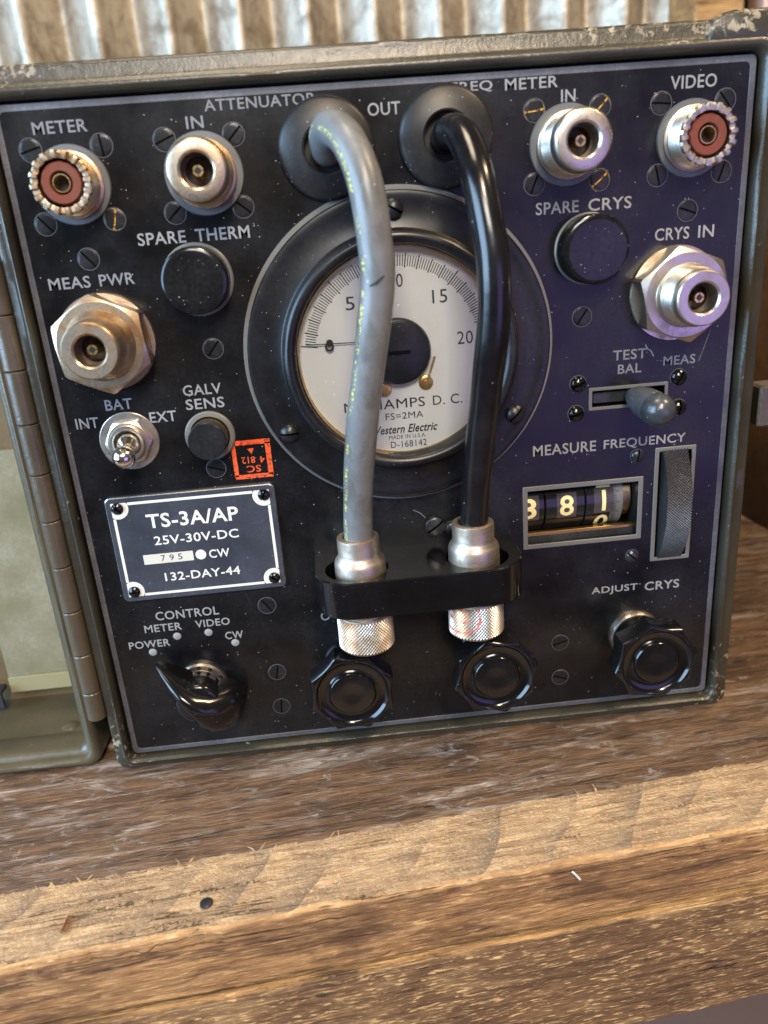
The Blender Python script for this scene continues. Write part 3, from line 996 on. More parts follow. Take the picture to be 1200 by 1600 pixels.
# ---- coaxial sockets
def crown(mb, r1, r0, d, n=16, tooth=0.9, mi=0):
    N = n * 6
    A, Bi, C_, D = [], [], [], []
    for i in range(N):
        a = 2 * PI * i / N
        ph = (i % 6)
        t_ = 1.0 if ph in (0, 1, 2) else 0.0
        ro = r1 - (0 if t_ else 0.55)
        c, s_ = math.cos(a), math.sin(a)
        A.append((r1 * c, -(d - 1.4), r1 * s_))
        Bi.append((ro * c, -(d - 0.35 + 0.15 * t_ - (0 if t_ else tooth * 0.6)), ro * s_))
        rm = (r1 + r0) / 2 + 0.15
        C_.append((rm * c, -(d - (0 if t_ else tooth)), rm * s_))
        D.append((r0 * c, -(d - 0.2 - (0 if t_ else tooth)), r0 * s_))
    E_ = [(r0 * math.cos(2 * PI * i / N), -(d - 5), r0 * math.sin(2 * PI * i / N)) for i in range(N)]
    mb.loft([A, Bi, C_, D, E_], mi=mi)


def thread(r, d0, d1, p=0.85, dep=0.32):
    p, dep = 1.06, 0.42
    out = []
    d = d0
    while d + p <= d1:
        out += [(r - dep, d), (r, d + p * 0.4), (r, d + p * 0.6), (r - dep, d + p)]
        d += p
    return out


def flange_disc(r, h=0.6):
    return [(r - 0.02, -0.02), (r, h * 0.5), (r - 0.25, h), (0.5, h)]


def uhf_socket(x, z, mat, label):
    f = MB().lathe(flange_disc(9.9, 0.8), 48).build('coaxial_socket', M['flange'], inst, (x, 0, z), label=label)
    b = MB()
    b.lathe([(8.3, 0.8), (8.3, 1.6), (7.5, 2.0)] + thread(7.6, 2.0, 9.0, 0.9, 0.25) + [(7.6, 9.6)], 96)
    crown(b, 7.6, 5.75, 11.0)
    b.build('barrel', mat, f, (x, 0, z), smooth=40)
    i = MB().lathe([(5.74, 4.0), (5.2, 4.05), (5.1, 9.5), (4.8, 10.0), (2.95, 10.0), (2.75, 9.7), (2.75, 3.0)], 40).build('insulator', M['phenolic'], f, (x, 0, z))
    c = MB()
    c.lathe([(2.74, 5.0), (2.35, 5.05), (2.3, 9.4), (2.2, 9.7), (1.95, 9.7), (1.85, 9.3), (1.8, 5.5)], 28)
    c.lathe([(1.8, 5.6), (0.001, 5.6)], 20, mi=1)
    for a in (20, 110, 200, 290):
        ca, sa = math.cos(R(a)), math.sin(R(a))
        c.add([((1.85) * ca - 0.07 * sa, -9.73, 1.85 * sa + 0.07 * ca), (1.85 * ca + 0.07 * sa, -9.73, 1.85 * sa - 0.07 * ca),
               (2.3 * ca + 0.07 * sa, -9.72, 2.3 * sa - 0.07 * ca), (2.3 * ca - 0.07 * sa, -9.72, 2.3 * sa + 0.07 * ca)], [(0, 1, 2, 3)], 1)
    c.build('contact', [M['gold'], M['dark_hole']], f, (x, 0, z))
    return f


uhf_socket(16.6, 177.7, M['nickel_brown'], 'brown tarnished toothed socket under METER')
uhf_socket(183.0, 178.0, M['nickel_bright'], 'bright toothed socket under VIDEO')


def n_inside(f, x, z, dface, bore):
    """bore, floor and the split centre pin of an N socket"""
    p = MB()
    p.lathe([(1.5, dface - 8.5), (1.5, dface - 3.2), (1.35, dface - 2.8), (0.8, dface - 2.8), (0.7, dface - 3.0)], 20)
    p.lathe([(0.72, dface - 2.95), (0.001, dface - 2.95)], 16, mi=1)
    for a in (0, 90, 180, 270):
        ca, sa = math.cos(R(a)), math.sin(R(a))
        q_ = dface - 2.77
        p.add([(0.5 * ca - 0.11 * sa, -q_, 0.5 * sa + 0.11 * ca), (0.5 * ca + 0.11 * sa, -q_, 0.5 * sa - 0.11 * ca),
               (1.32 * ca + 0.11 * sa, -q_, 1.32 * sa - 0.11 * ca), (1.32 * ca - 0.11 * sa, -q_, 1.32 * sa + 0.11 * ca)], [(0, 1, 2, 3)], 1)
    p.build('contact_pin', [M['gold'], M['dark_hole']], f, (x, 0, z))
    s_ = MB().lathe([(bore + 0.02, dface - 5.5), (bore - 0.6, dface - 5.6), (bore - 0.6, dface - 8.5), (0.001, dface - 8.5)], 32)
    s_.build('insulator', M['inner'], f, (x, 0, z))


def n_socket(x, z, D, mat, label, bore=4.1):
    f = MB().lathe(flange_disc(10.4, 0.8), 48).build('coaxial_socket', M['flange'], inst, (x, 0, z), label=label)
    b = MB().lathe([(8.6, 0.8), (8.6, 2.2), (8.0, 2.6)] + thread(8.0, 2.6, D - 4.2, 0.95, 0.3) + [(7.7, D - 4), (7.7, D - 0.9), (7.1, D - 0.1), (6.9, D), (bore + 0.55, D),
                   (bore, D - 0.5), (bore, D - 9)], 56)
    b.build('barrel', mat, f, (x, 0, z), smooth=40)
    n_inside(f, x, z, D, bore)


n_socket(50.9, 178.1, 14.5, M['nickel_brown'], 'brown tarnished round socket under ATTENUATOR')
n_socket(148.4, 178.6, 14.5, M['nickel_bright'], 'bright threaded round socket under FREQ METER')


def hex_socket(x, z, rot, mat, label, R0=13.7, dn=8.0, D=18.6, bore=4.1, threads=True):
    f = MB().lathe(flange_disc(13.5, 0.9), 56).build('coaxial_socket', M['nickel'], inst, (x, 0, z), label=label)
    ap = R0 * math.cos(PI / 6)
    N = 96
    nut = MB()
    back, mid, circ = [], [], []
    for i in range(N):
        a = 2 * PI * i / N
        k = ((a - R(rot)) % (PI / 3)) - PI / 6
        ro = ap / math.cos(k)
        c, s_ = math.cos(a), math.sin(a)
        back.append((ro * c, -0.95, ro * s_))
        mid.append((ro * c, -(dn - max(0.05, (ro - ap * 0.985) * 0.62)), ro * s_))
        circ.append((ap * 0.97 * c, -dn, ap * 0.97 * s_))
    inner = [(8.8 * math.cos(2 * PI * i / N), -dn - 0.02, 8.8 * math.sin(2 * PI * i / N)) for i in range(N)]
    nut.loft([back, mid, circ, inner])
    nut.build('hex_nut', mat, f, (x, 0, z), smooth=12)
    b = MB()
    prof = [(8.9, dn - 0.05), (8.7, dn + 0.3), (8.0, dn + 0.5)] if threads else [(9.6, dn - 0.05), (9.4, dn + 0.5), (8.4, dn + 1.6)]
    prof += thread(8.0, dn + 0.6, D - 3.2, 0.85, 0.3) if threads else [(8.0, dn + 2.5), (7.5, D - 3.4)]
    prof += [(7.1, D - 2.9), (7.1, D - 2.4), (7.35, D - 2.2), (7.35, D - 0.4), (7.0, D), (bore + 0.5, D), (bore, D - 0.5), (bore, D - 9)]
    b.lathe(prof, 64)
    b.build('barrel', mat, f, (x, 0, z), smooth=40)
    n_inside(f, x, z, D, bore)


hex_socket(17.7, 137.0, 95, M['nickel_brown'], 'brownish hex nut socket under MEAS PWR', threads=False)
hex_socket(180.6, 137.4, 100, M['nickel_bright'], 'bright threaded hex nut socket under CRYS IN')


# ---- spare caps
def cap(x, z, D, r, label, mat):
    f = MB().lathe([(9.75, -0.02), (9.75, 0.5), (9.4, 0.8), (8.9, 0.8)], 48).build('screw_cap', M['grey_edge'], inst, (x, 0, z), label=label)
    MB().lathe([(r, 0.6), (r, D - 0.8), (r - 0.25, D - 0.25), (r - 0.8, D), (r - 1.6, D + 0.05), (0.001, D + 0.1)], 48).build('cap', mat, f, (x, 0, z))


cap(45.2, 151.7, 8.0, 8.8, 'black spare thermistor cap with a dusty face', M['cap_dusty'])
cap(154.7, 151.6, 8.0, 9.3, 'glossy black spare crystal cap', M['cap_dusty'])


# ---- fluted knobs
def knob(x, z, phase, D=20.6, rmax=13.9, lobes=8, label=None, base='bakelite'):
    shaft = MB().lathe([(8.9, -0.02), (8.9, 1.5), (8.3, 2.4), (4.0, 2.4)], 40).build('fluted_knob', M[base], inst, (x, 0, z), label=label)

    def flute(a, amp):
        t_ = (((a - phase) / (2 * PI) * lobes) % 1.0) * 2 - 1
        return 1 - amp * (1 - abs(t_) ** 2.0)
    N = lobes * 14
    kb = MB()

    def ring(r, d, amp):
        return [(r * flute(2 * PI * i / N, amp) * math.cos(2 * PI * i / N), -d, r * flute(2 * PI * i / N, amp) * math.sin(2 * PI * i / N)) for i in range(N)]
    A = 0.12
    kb.loft([ring(5, 2.2, 0), ring(8.0, 2.3, 0), ring(8.2, 3.2, 0), ring(8.3, D - 11.5, 0), ring(9.0, D - 10.6, 0), ring(rmax * 0.93, D - 9.6, A), ring(rmax * 0.985, D - 8.6, A),
             ring(rmax, D - 2.3, A), ring(rmax * 0.988, D - 1.75, A), ring(rmax * 0.962, D - 1.42, A), ring(rmax * 0.94, D - 1.36, A), ring(11.55, D - 1.34, 0), ring(11.3, D - 1.42, 0),
             ring(10.7, D - 2.2, 0), ring(10.2, D - 2.5, 0), ring(7.8, D - 2.55, 0), ring(7.4, D - 2.3, 0), ring(7.1, D - 1.5, 0), ring(6.85, D - 1.25, 0), ring(6.3, D - 1.2, 0), ring(3, D - 1.45, 0), ring(0.01, D - 1.5, 0)])
    kb.build('knob_body', M['bakelite'], shaft, (x, 0, z), smooth=30)


knob(76.2, 26.6, R(20), label='black fluted knob under the grey cable plug')
knob(121.6, 27.0, R(12), label='black fluted knob under the black cable plug')
knob(173.0, 26.0, R(10), label='black fluted knob under ADJUST CRYS', base='nickel')

# ---- pointer (chicken-head) control knob
px_, pz_ = 27.0, 24.2
ctl = MB().lathe([(8.4, -0.02), (8.4, 1.2), (7.9, 1.9), (6.3, 2.0), (6.1, 3.2), (3, 3.2)], 40).build('pointer_knob', M['nickel'], inst, (px_, 0, pz_), label='glossy black pointer knob under CONTROL set to POWER')
for a in (60, 90, 122, 25):
    MB().lathe([(0.001, 0.06), (0.75, 0.06), (0.8, 0.0)], 10).build('notch', M['dark_hole'], ctl, (px_ + 7.15 * math.cos(R(a)), -1.98, pz_ + 7.15 * math.sin(R(a))))
kb = MB()
kb.lathe([(6.4, 2.6), (6.9, 3.2), (7.0, 11.2), (6.6, 12.0), (5.8, 12.4), (0.001, 12.5)], 40)
st = []
ua = R(134)
U_ = Vector((math.cos(ua), 0, math.sin(ua)))
V_ = Vector((-math.sin(ua), 0, math.cos(ua)))
for s_, w, b_, t_ in ((-15.2, 2.0, 5.0, 8.0), (-14.6, 4.6, 3.6, 9.6), (-13.0, 7.6, 2.6, 11.2), (-10.0, 10.0, 2.4, 13.0), (-6, 9.4, 2.4, 15.2), (-2, 6.6, 2.4, 16.6), (2, 4.6, 2.6, 16.8),
                       (6, 3.6, 2.8, 15.8), (10, 2.7, 3.2, 13.4), (14, 1.7, 3.8, 10.2), (17, 0.9, 4.4, 7.4), (17.6, 0.3, 5.0, 6.6)):
    ring = []
    for q_, hh in ((-1, b_), (-0.98, b_ + (t_ - b_) * 0.35), (-0.72, b_ + (t_ - b_) * 0.72), (-0.36, t_ - 0.5), (-0.15, t_ - 0.05), (0.15, t_ - 0.05), (0.36, t_ - 0.5), (0.72, b_ + (t_ - b_) * 0.72), (0.98, b_ + (t_ - b_) * 0.35), (1, b_)):
        p = U_ * s_ + V_ * (q_ * w)
        ring.append((p.x, -hh, p.z))
    st.append(ring)
kb.loft(st, True, True)
kb.build('knob_body', M['bakelite'], ctl, (px_, 0, pz_), smooth=50)

# ---- push button
bt = MB().lathe([(7.3, -0.02), (7.3, 0.9), (6.9, 1.3), (5.9, 1.3), (5.75, 0.9), (5.75, -0.0)], 40).build('push_button', M['grey_edge'], inst, (42.0, 0, 107.8), label='black push button in a grey ring under GALV SENS')
MB().lathe([(5.3, 0), (5.3, 3.2), (5.0, 3.4)], 36).build('sleeve', M['brass'], bt, (42.0, 0, 107.8))
MB().lathe([(5.0, 0), (5.0, 3.3), (5.45, 3.5), (5.5, 7.4), (5.2, 7.8), (0.3, 7.85), (0.001, 7.5)], 40).build('button', M['satin_black'], bt, (42.0, 0, 107.8))

# ---- toggle switch
tx, tz = 18.6, 108.3
tg = MB().lathe([(8.6, -0.02), (8.6, 0.35), (8.4, 0.5), (4, 0.5)], 48).build('toggle_switch', M['nickel_bright'], inst, (tx, 0, tz), label='bright toggle switch between INT and EXT')
N = 72
nut = MB()
ap = 6.0
bk, md, ci, inn = [], [], [], []
for i in range(N):
    a = 2 * PI * i / N
    k = ((a - R(62)) % (PI / 3)) - PI / 6
    ro = ap / math.cos(k)
    c, s_ = math.cos(a), math.sin(a)
    bk.append((ro * c, -0.5, ro * s_))
    md.append((ro * c, -(2.3 - (ro - ap * 0.98) * 0.6), ro * s_))
    ci.append((ap * 0.96 * c, -2.35, ap * 0.96 * s_))
    inn.append((5.0 * c, -2.4, 5.0 * s_))
nut.loft([bk, md, ci, inn])
nut.build('hex_nut', M['nickel'], tg, (tx, 0, tz), smooth=12)
MB().lathe([(5.1, 2.3), (5.1, 3.6), (4.8, 4.0), (4.1, 4.0), (3.8, 3.6), (3.7, 1.0), (0.001, 0.9)], 44).build('bushing', M['nickel_bright'], tg, (tx, 0, tz))
lv = MB()
lv.lathe([(0.001, 1.0), (3.3, 1.0), (3.5, 2.4), (3.0, 4.2), (1.75, 5.6), (1.65, 7.0), (2.3, 9.0), (3.05, 10.8), (3.2, 11.8), (3.0, 13.0), (2.1, 14.2), (0.9, 14.8), (0.001, 14.9)], 32)
lv.xform(Matrix.Rotation(R(9), 4, 'X') @ Matrix.Rotation(R(3), 4, 'Z'))
lv.build('lever', M['chrome'], tg, (tx, 0, tz), smooth=60)

# ---- TEST / MEAS lever switch
ls = frame_mesh(155.8, 180.3, 104.7, 111.7, 1.05, 0.02, -0.25, 0.3).build('lever_switch', M['grey_edge'], inst, (0, 0, 0), label='slotted lever switch with a dark ball grip under TEST BAL')
arm = MB().box(157.6, 176, 1.5, 3.0, 106.3, 109.9, 0.3)
arm.build('slide_plate', M['recess'], ls, (0, 0, 0))
axis_v = Vector((2.0, -16.6, -1.6))
base_v = Vector((169.6, 1.0, 108.2))
rot = axis_v.to_track_quat('-Y', 'Z').to_matrix().to_4x4()
gp = MB()
gp.lathe([(2.4, 0), (3.6, 3.2), (4.5, 7.5), (4.75, 12.0), (4.6, 13.4)], 40, mi=0)
gp.lathe([(4.62, 13.3)] + [(4.85 * math.cos(t_), 15.4 + 4.85 * math.sin(t_)) for t_ in [R(-22 + 11.2 * i) for i in range(11)]], 40, mi=1)
gp.xform(rot)
gp.build('ball_grip', [M['grip'], M['ball']], ls, tuple(base_v), smooth=50)

# ---- frequency counter
ct = frame_mesh(135.2, 173.9, 61.0, 82.2, 1.55, 0.02, -0.3, 0.3).build('frequency_counter', M['grey_edge'], inst, (0, 0, 0), label='windowed three digit counter under MEASURE FREQUENCY')
AXZ, AXY, DR = 73.2, 14.2, 11.0
for x0, x1 in ((133.0, 143.2), (143.5, 156.4), (156.7, 164.9)):
    MB().lathe([(0.001, x0), (DR - 0.3, x0), (DR, x0 + 0.25), (DR, x1 - 0.25), (DR - 0.3, x1), (0.001, x1)], 96, 'X', (0, 0, 0)).build('digit_wheel', M['drum'], ct, (0, AXY, AXZ))
scw = MB().lathe([(0.001, 165.0), (DR - 0.2, 165.0), (DR - 0.1, 168.8), (0.001, 168.8)], 96, 'X').build('scale_wheel', M['grey_edge'], ct, (0, AXY, AXZ))
tk = MB()
for i in range(-22, 23):
    a = R(i * 3.6)
    w = 2.4 if i % 5 == 0 else 1.5
    pts = []
    for da in (-0.008, 0.008):
        for xx in (165.2, 165.2 + w):
            pts.append((xx, -(DR) * math.cos(a + da), (DR) * math.sin(a + da)))
    tk.add(pts, [(0, 1, 3, 2)])
tk.build('scale_marks', M['ink'], ct, (0, AXY, AXZ), smooth=0)
MB().lathe([(0.001, 169.0), (8.6, 169.0), (8.6, 172.2), (0.001, 172.2)], 64, 'X').build('end_drum', M['nickel_brown'], ct, (0, AXY, AXZ))


def wheel_digit(s, xc, angdeg, h=7.0, w=4.6, pad=True):
    a = R(angdeg)
    pts, fs = text_mesh(s, 0.02, 0, M['yellowish'], 0.05)
    wd = w * (0.28 if s == '1' else 1.0)
    for kind in (0, 1):
        mb = MB()
        if kind == 0:
            if not pad:
                continue
            rows = []
            for k in range(9):
                aa = a + (k / 8 - 0.5) * (h + 1.6) / DR
                rows.append([(xc - w / 2 - 0.9, -(DR + 0.02) * math.cos(aa), (DR + 0.02) * math.sin(aa)), (xc + w / 2 + 0.9, -(DR + 0.02) * math.cos(aa), (DR + 0.02) * math.sin(aa))])
            mb.loft(rows, closed=False)
            mb.build('digit_tab', dusty('digit_tab', rgb(58, 52, 48), 0.2, 0.2, 0.5), ct, (0, AXY, AXZ))
        else:
            bm = bmesh.new()
            bv_ = [bm.verts.new(((p - 0.5) * wd, (q_ - 0.5) * h, 0)) for p, q_ in pts]
            for f in fs:
                try:
                    bm.faces.new([bv_[i_] for i_ in f])
                except ValueError:
                    pass
            bmesh.ops.triangulate(bm, faces=bm.faces[:])
            for _ in range(4):
                long_e = [e for e in bm.edges if e.calc_length() > 0.7]
                if long_e:
                    bmesh.ops.subdivide_edges(bm, edges=long_e, cuts=1)
                    bmesh.ops.triangulate(bm, faces=bm.faces[:])
            for v_ in bm.verts:
                aa = a + v_.co.y / DR
                v_.co = Vector((xc + v_.co.x, -(DR + 0.10) * math.cos(aa), (DR + 0.10) * math.sin(aa))) * MM
            me = bpy.data.meshes.new('numeral')
            bm.to_mesh(me)
            bm.free()
            me.materials.append(M['yellowish'])
            obj('numeral', me, ct, (0, AXY, AXZ))


wheel_digit('3', 138.2, 1)
wheel_digit('8', 150.4, 1)
wheel_digit('1', 162.6, 4)
wheel_digit('2', 162.4, 45, pad=False)
wheel_digit('0', 162.4, -41, pad=False)
MB().box(136.0, 173.0, 3.0, 5.0, 64.0, 65.2, 0.15).build('brass_bar', M['brass'], ct, (0, 0, 0))
MB().box(136.0, 173.0, 3.2, 8.0, 60.5, 63.9, 0.2).build('lower_bar', M['recess'], ct, (0, 0, 0))

# ---- knurled thumbwheel


def knurl(mb, r, d0, d1, n, m, dep, axis, mi=0, c=(0, 0, 0), a0=0.0, a1=2 * PI):
    full = abs(a1 - a0 - 2 * PI) < 1e-6
    cols = n * 2
    rings = []
    for j in range(m + 1):
        ring = []
        for i in range(cols + (0 if full else 1)):
            a = a0 + (a1 - a0) * i / cols
            rr = r - (dep if (i + j) % 2 else 0)
            d = d0 + (d1 - d0) * j / m
            if axis == 'Z':
                ring.append((c[0] + rr * math.cos(a), c[1] + rr * math.sin(a), c[2] + d))
            else:
                ring.append((c[0] + d, c[1] - rr * math.cos(a), c[2] + rr * math.sin(a)))
        rings.append(ring)
    n0 = len(rings[0])
    vs = [p for rg in rings for p in rg]
    fs = []
    for j in range(m):
        for i in range(n0 if full else n0 - 1):
            k = (i + 1) % n0
            A, B_, C_, D = j * n0 + i, j * n0 + k, (j + 1) * n0 + k, (j + 1) * n0 + i
            if (i + j) % 2:
                fs += [(A, B_, D), (B_, C_, D)]
            else:
                fs += [(A, B_, C_), (A, C_, D)]
    mb.add(vs, fs, mi)


tw = frame_mesh(177.3, 190.4, 52.4, 91.0, 1.35, 0.02, -0.3, 0.3).build('thumbwheel', M['grey_edge'], inst, (0, 0, 0), label='knurled thumbwheel in a tall slot right of the counter')
WR, WY, WZ = 33.0, 27.0, 71.7
w_ = MB()
knurl(w_, WR, 179.6, 187.6, 62, 16, 0.32, 'X', 0, (0, 0, 0), R(-50), R(50))
for xx, rr in ((179.6, WR - 0.1), (187.6, WR - 0.1)):
    ringo = [(xx, -rr * math.cos(R(a)), rr * math.sin(R(a))) for a in range(-50, 51, 2)]
    ringi = [(xx, -22 * math.cos(R(a)), 22 * math.sin(R(a))) for a in range(-50, 51, 2)]
    w_.loft([ringo, ringi], closed=False, mi=1)
w_.build('knurled_wheel', [M['knurl_steel'], M['recess']], tw, (0, WY, WZ), smooth=0)

# ---- meter
mx_, mz_ = 99.6, 127.3
mt = MB().lathe([(44.9, -0.02), (44.9, 0.12), (43.0, 0.12)], 128).build('panel_meter', M['grey_edge'], inst, (mx_, 0, mz_), label='round black milliammeter with a cream dial')
MB().lathe([(43.6, 0.05), (43.6, 2.4), (43.2, 3.0), (42.2, 3.25), (41.0, 3.0), (34.2, 3.0), (33.9, 3.2), (33.7, 5.0), (33.1, 6.4), (32.1, 7.0), (31.0, 6.9), (30.2, 6.3), (29.8, 5.4), (29.75, 0.6)],
           128).build('bezel', M['satin_black'], mt, (mx_, 0, mz_), smooth=40)
MB().lathe([(29.7, 3.9), (29.5, 3.9), (29.55, 3.4), (29.5, 1.2), (29.35, 1.0), (29.3, 0.55)], 96).build('rim_ring', M['brass'], mt, (mx_ + 0.3, 0, mz_ - 0.3))
MB().lathe([(29.6, 0.5), (0.001, 0.5)], 96).build('dial', M['dial'], mt, (mx_, 0, mz_))
for x, z in ((100.0, 166.0), (65.4, 107.0), (132.4, 106.6)):
    obj('screw', meter_s, mt, (x, -3.0, z), (0, -R({100.0: -30, 65.4: 0, 132.4: 45}[x]), 0))
ym = -0.56
pv = (99.0, 127.4)
tick = MB()
for i in range(101):
    fr_ = i / 100.0
    # scale slightly crowded at both ends, like the printed one
    a = R(172 - 164 * fr_)
    L0, L1 = (23.4, 27.3) if i % 5 == 0 else (23.8, 26.8)
    if i % 25 == 0:
        L0, L1 = 23.2, 28.0
    w = 0.17 if i % 5 == 0 else 0.125
    c, s_ = math.cos(a), math.sin(a)
    tick.add([(L0 * c - w * s_, 0, L0 * s_ + w * c), (L0 * c + w * s_, 0, L0 * s_ - w * c), (L1 * c + w * s_, 0, L1 * s_ - w * c), (L1 * c - w * s_, 0, L1 * s_ + w * c)], [(0, 1, 2, 3)])
tick.build('scale_marks', M['ink'], mt, (pv[0], ym, pv[1]), smooth=0)
for s, x0, x1, z, h in (('5', 85.0, 87.6, 140.2, 3.7), ('10', 98.2, 101.6, 145.4, 3.7), ('15', 109.7, 114.0, 140.2, 3.7), ('20', 116.4, 121.0, 128.1, 3.7)):
    lettering(s, x0, x1, z, h, ym, M['ink'], mt, bold=0.0, depth=0.02, name='numeral')
for s, x0, x1, z, h, b_, sh in (('MILLIAMPS', 82.0, 106.0, 110.9, 2.9, 0.0, 0), ('D. C.', 108.4, 117.2, 110.9, 2.9, 0.0, 0), ('FS=2MA', 94.0, 105.3, 107.6, 2.0, 0.0, 0),
                                ('Western Electric', 89.6, 109.4, 103.3, 2.6, 0.02, 0.35), ('MADE IN U.S.A.', 94.6, 105.8, 101.6, 1.2, 0.0, 0), ('D-168142', 95.0, 105.9, 98.9, 2.0, 0.0, 0)):
    lettering(s, x0, x1, z, h, ym, M['ink'], mt, bold=b_, shear=sh, depth=0.02)
nd = MB()
L_ = 26.2
nd.box(-L_, 0, -0.1, 0.1, -0.13, 0.13)
nd.lathe([(1.3, 0.05), (1.3, 0.25), (1.1, 0.3), (0.8, 0.3), (0.75, 0.05)], 20, c=(-19.6, 0, -0.8))
nd.lathe([(0.001, 0.35), (0.95, 0.3), (1.0, 0.05)], 16, c=(-19.5, 0, 0.25))
nd.build('needle', M['ink'], mt, (pv[0], -1.7, pv[1] + 3.6), smooth=0).rotation_euler = (0, R(1.5), 0)
hb = MB().lathe([(9.5, 0.0), (9.5, 1.2), (9.1, 2.0), (8.0, 2.3), (0.001, 2.6)], 48)
hb.box(-3.4, 3.4, -2.75, -2.3, -0.55, 0.55, 0, 1)
hb.build('zero_adjuster', [M['hub'], M['screw_slot']], mt, (98.8, -2.0, 127.8))
for dx, dz in ((106.6, 117.9), (94.3, 116.8)):
    q_ = MB().lathe([(0.001, 0.9), (0.7, 0.9), (0.75, 0.5), (1.7, 0.5), (2.15, 0.3), (2.2, -0.05)], 16)
    q_.build('terminal_screw', M['brass'], mt, (dx, -0.6, dz))
sp = MB()
sp.box(-0.32, 0.32, -0.25, 0.05, 0, 7.6)
so = sp.build('spring_arm', M['brass'], mt, (106.9, -1.1, 118.2), smooth=0)
so.rotation_euler = (0, R(20), 0)
MB().lathe([(29.5, 4.1), (0.001, 4.1)], 96).build('glass', M['glass'], mt, (mx_, 0, mz_))

# ---- nameplate
np_ = MB()
PR = lambda i, y: rrect(7.9 + i, 58.6 - i, 57.15 + i, 91.5 - i, 1.6, y, 5)
np_.loft([PR(0, 0.0), PR(0, -1.0), PR(0.25, -1.25)], False, False, mi=1)
np_.loft([PR(0.25, -1.25), PR(8, -1.25)], False, True, mi=0)
nplate = np_.build('nameplate', [M['plate'], M['plate_edge']], inst, (0, 0, 0), label='slate nameplate with a white border and four corner screws')
yb = -1.27
wb = MB()
bx0, bx1, bz0, bz1, bw = 9.55, 56.95, 58.8, 89.85, 0.85
c0 = 5.0
for x0, x1, z0, z1 in ((bx0 + c0, bx1 - c0, bz1 - bw, bz1), (bx0 + c0, bx1 - c0, bz0, bz0 + bw), (bx0, bx0 + bw, bz0 + c0, bz1 - c0), (bx1 - bw, bx1, bz0 + c0, bz1 - c0)):
    wb.add([(x0, 0, z0), (x1, 0, z0), (x1, 0, z1), (x0, 0, z1)], [(0, 1, 2, 3)])
wb.build('border', M['white_paint'], nplate, (0, yb, 0), smooth=0)
for cx, cz, a0 in ((bx0 + 1.75, bz1 - 1.75, 270), (bx1 - 1.75, bz1 - 1.75, 180), (bx0 + 1.75, bz0 + 1.75, 0), (bx1 - 1.75, bz0 + 1.75, 90)):
    cr = MB()
    cr.lathe([(0.001, 0.01), (3.35, 0.01)], 40)
    # keep the white ear inside the border line
    cr.v = [(min(max(x, bx0 - cx), bx1 - cx), y, min(max(z, bz0 - cz), bz1 - cz)) for x, y, z in cr.v]
    cr.build('border_corner', M['white_paint'], nplate, (cx, yb, cz), smooth=0)
plate_s = screw_mesh('screw', 1.8, 0.5, 0.7, 0.5, [M['bakelite'], M['screw_slot'], M['screw_rim']], 0.0)
for x, z, a in ((11.4, 88.2, -45), (55.3, 88.3, 70), (11.5, 60.5, -5), (55.2, 60.6, -35)):
    obj('screw', plate_s, nplate, (x, yb - 0.02, z), (0, -R(a), 0))
for s, x0, x1, z, h, b_ in (('TS-3A/AP', 19.2, 46.9, 80.9, 4.6, 0.02), ('25V-30V-DC', 20.4, 46.1, 75.3, 2.9, 0.012), ('CW', 36.2, 42.5, 69.3, 2.8, 0.014), ('132-DAY-44', 21.6, 44.9, 63.0, 2.8, 0.012)):
    lettering(s, x0, x1, z, h, yb, M['white_paint'], nplate, bold=b_, depth=0.03)
ss = MB()
ss.box(16.2, 31.4, -0.05, 0, 69.2, 72.4)
ss.build('serial_strip', M['serial'], nplate, (0, yb, 0), smooth=0)
for s, x0 in (('7', 21.5), ('9', 24.1), ('5', 26.7)):
    lettering(s, x0, x0 + 1.3, 69.9, 1.95, yb - 0.06, M['ink'], nplate, bold=0.0, depth=0.02)
MB().lathe([(0.001, 0.04), (1.6, 0.04), (1.65, 0.0)], 28).build('white_dot', M['white_paint'], nplate, (33.7, yb, 70.8))

# ---- orange inspection stamp
os_ = MB()
sx0, sx1, sz0, sz1, sw = 47.4, 59.0, 93.4, 105.3, 1.45
for x0, x1, z0, z1 in ((sx0, sx1, sz1 - sw, sz1), (sx0 + 0.1, sx1 - 0.1, sz0, sz0 + sw * 0.9), (sx0, sx0 + sw * 0.85, sz0 + 0.8, sz1 - 1), (sx1 - sw * 1.05, sx1, sz0 + 0.8, sz1 - 1)):
    o0 = len(os_.v)
    pts = densify([(x0, 0, z0), (x1, 0, z0), (x1, 0, z1), (x0, 0, z1)], 0.5)
    pts = [(p[0] + 0.10 * fbm(p[0], p[2], 1), 0, p[2] + 0.10 * fbm(p[0], p[2], 9)) for p in pts]
    os_.add(pts, [tuple(range(len(pts)))])
stamp = os_.build('ink_stamp', M['orange'], panel, (0, -0.025, 0), smooth=0, label='orange square inspection stamp printed upside down')
for s, x0, x1, z, h in (('SC', 51.6, 55.6, 95.0, 2.2), ('4812', 49.6, 57.2, 97.9, 2.1)):
    pass
lettering('SC', 51.2, 55.4, 95.3, 2.1, -0.03, M['orange'], panel, bold=0.01, rot=PI, depth=0.01)
lettering('812', 50.0, 54.0, 98.1, 2.1, -0.03, M['orange'], panel, bold=0.01, rot=PI, depth=0.01)
lettering('4', 55.4, 56.9, 98.0, 2.0, -0.03, M['orange'], panel, bold=0.01, rot=PI, depth=0.01)
tr = MB()
tr.add([(52.0, 0, 102.7), (54.0, 0, 102.7), (53.2, 0, 100.9)], [(0, 2, 1)])
tr.build('stamp_arrow', M['orange'], panel, (0, -0.03, 0), smooth=0)

# ---- cable grommets


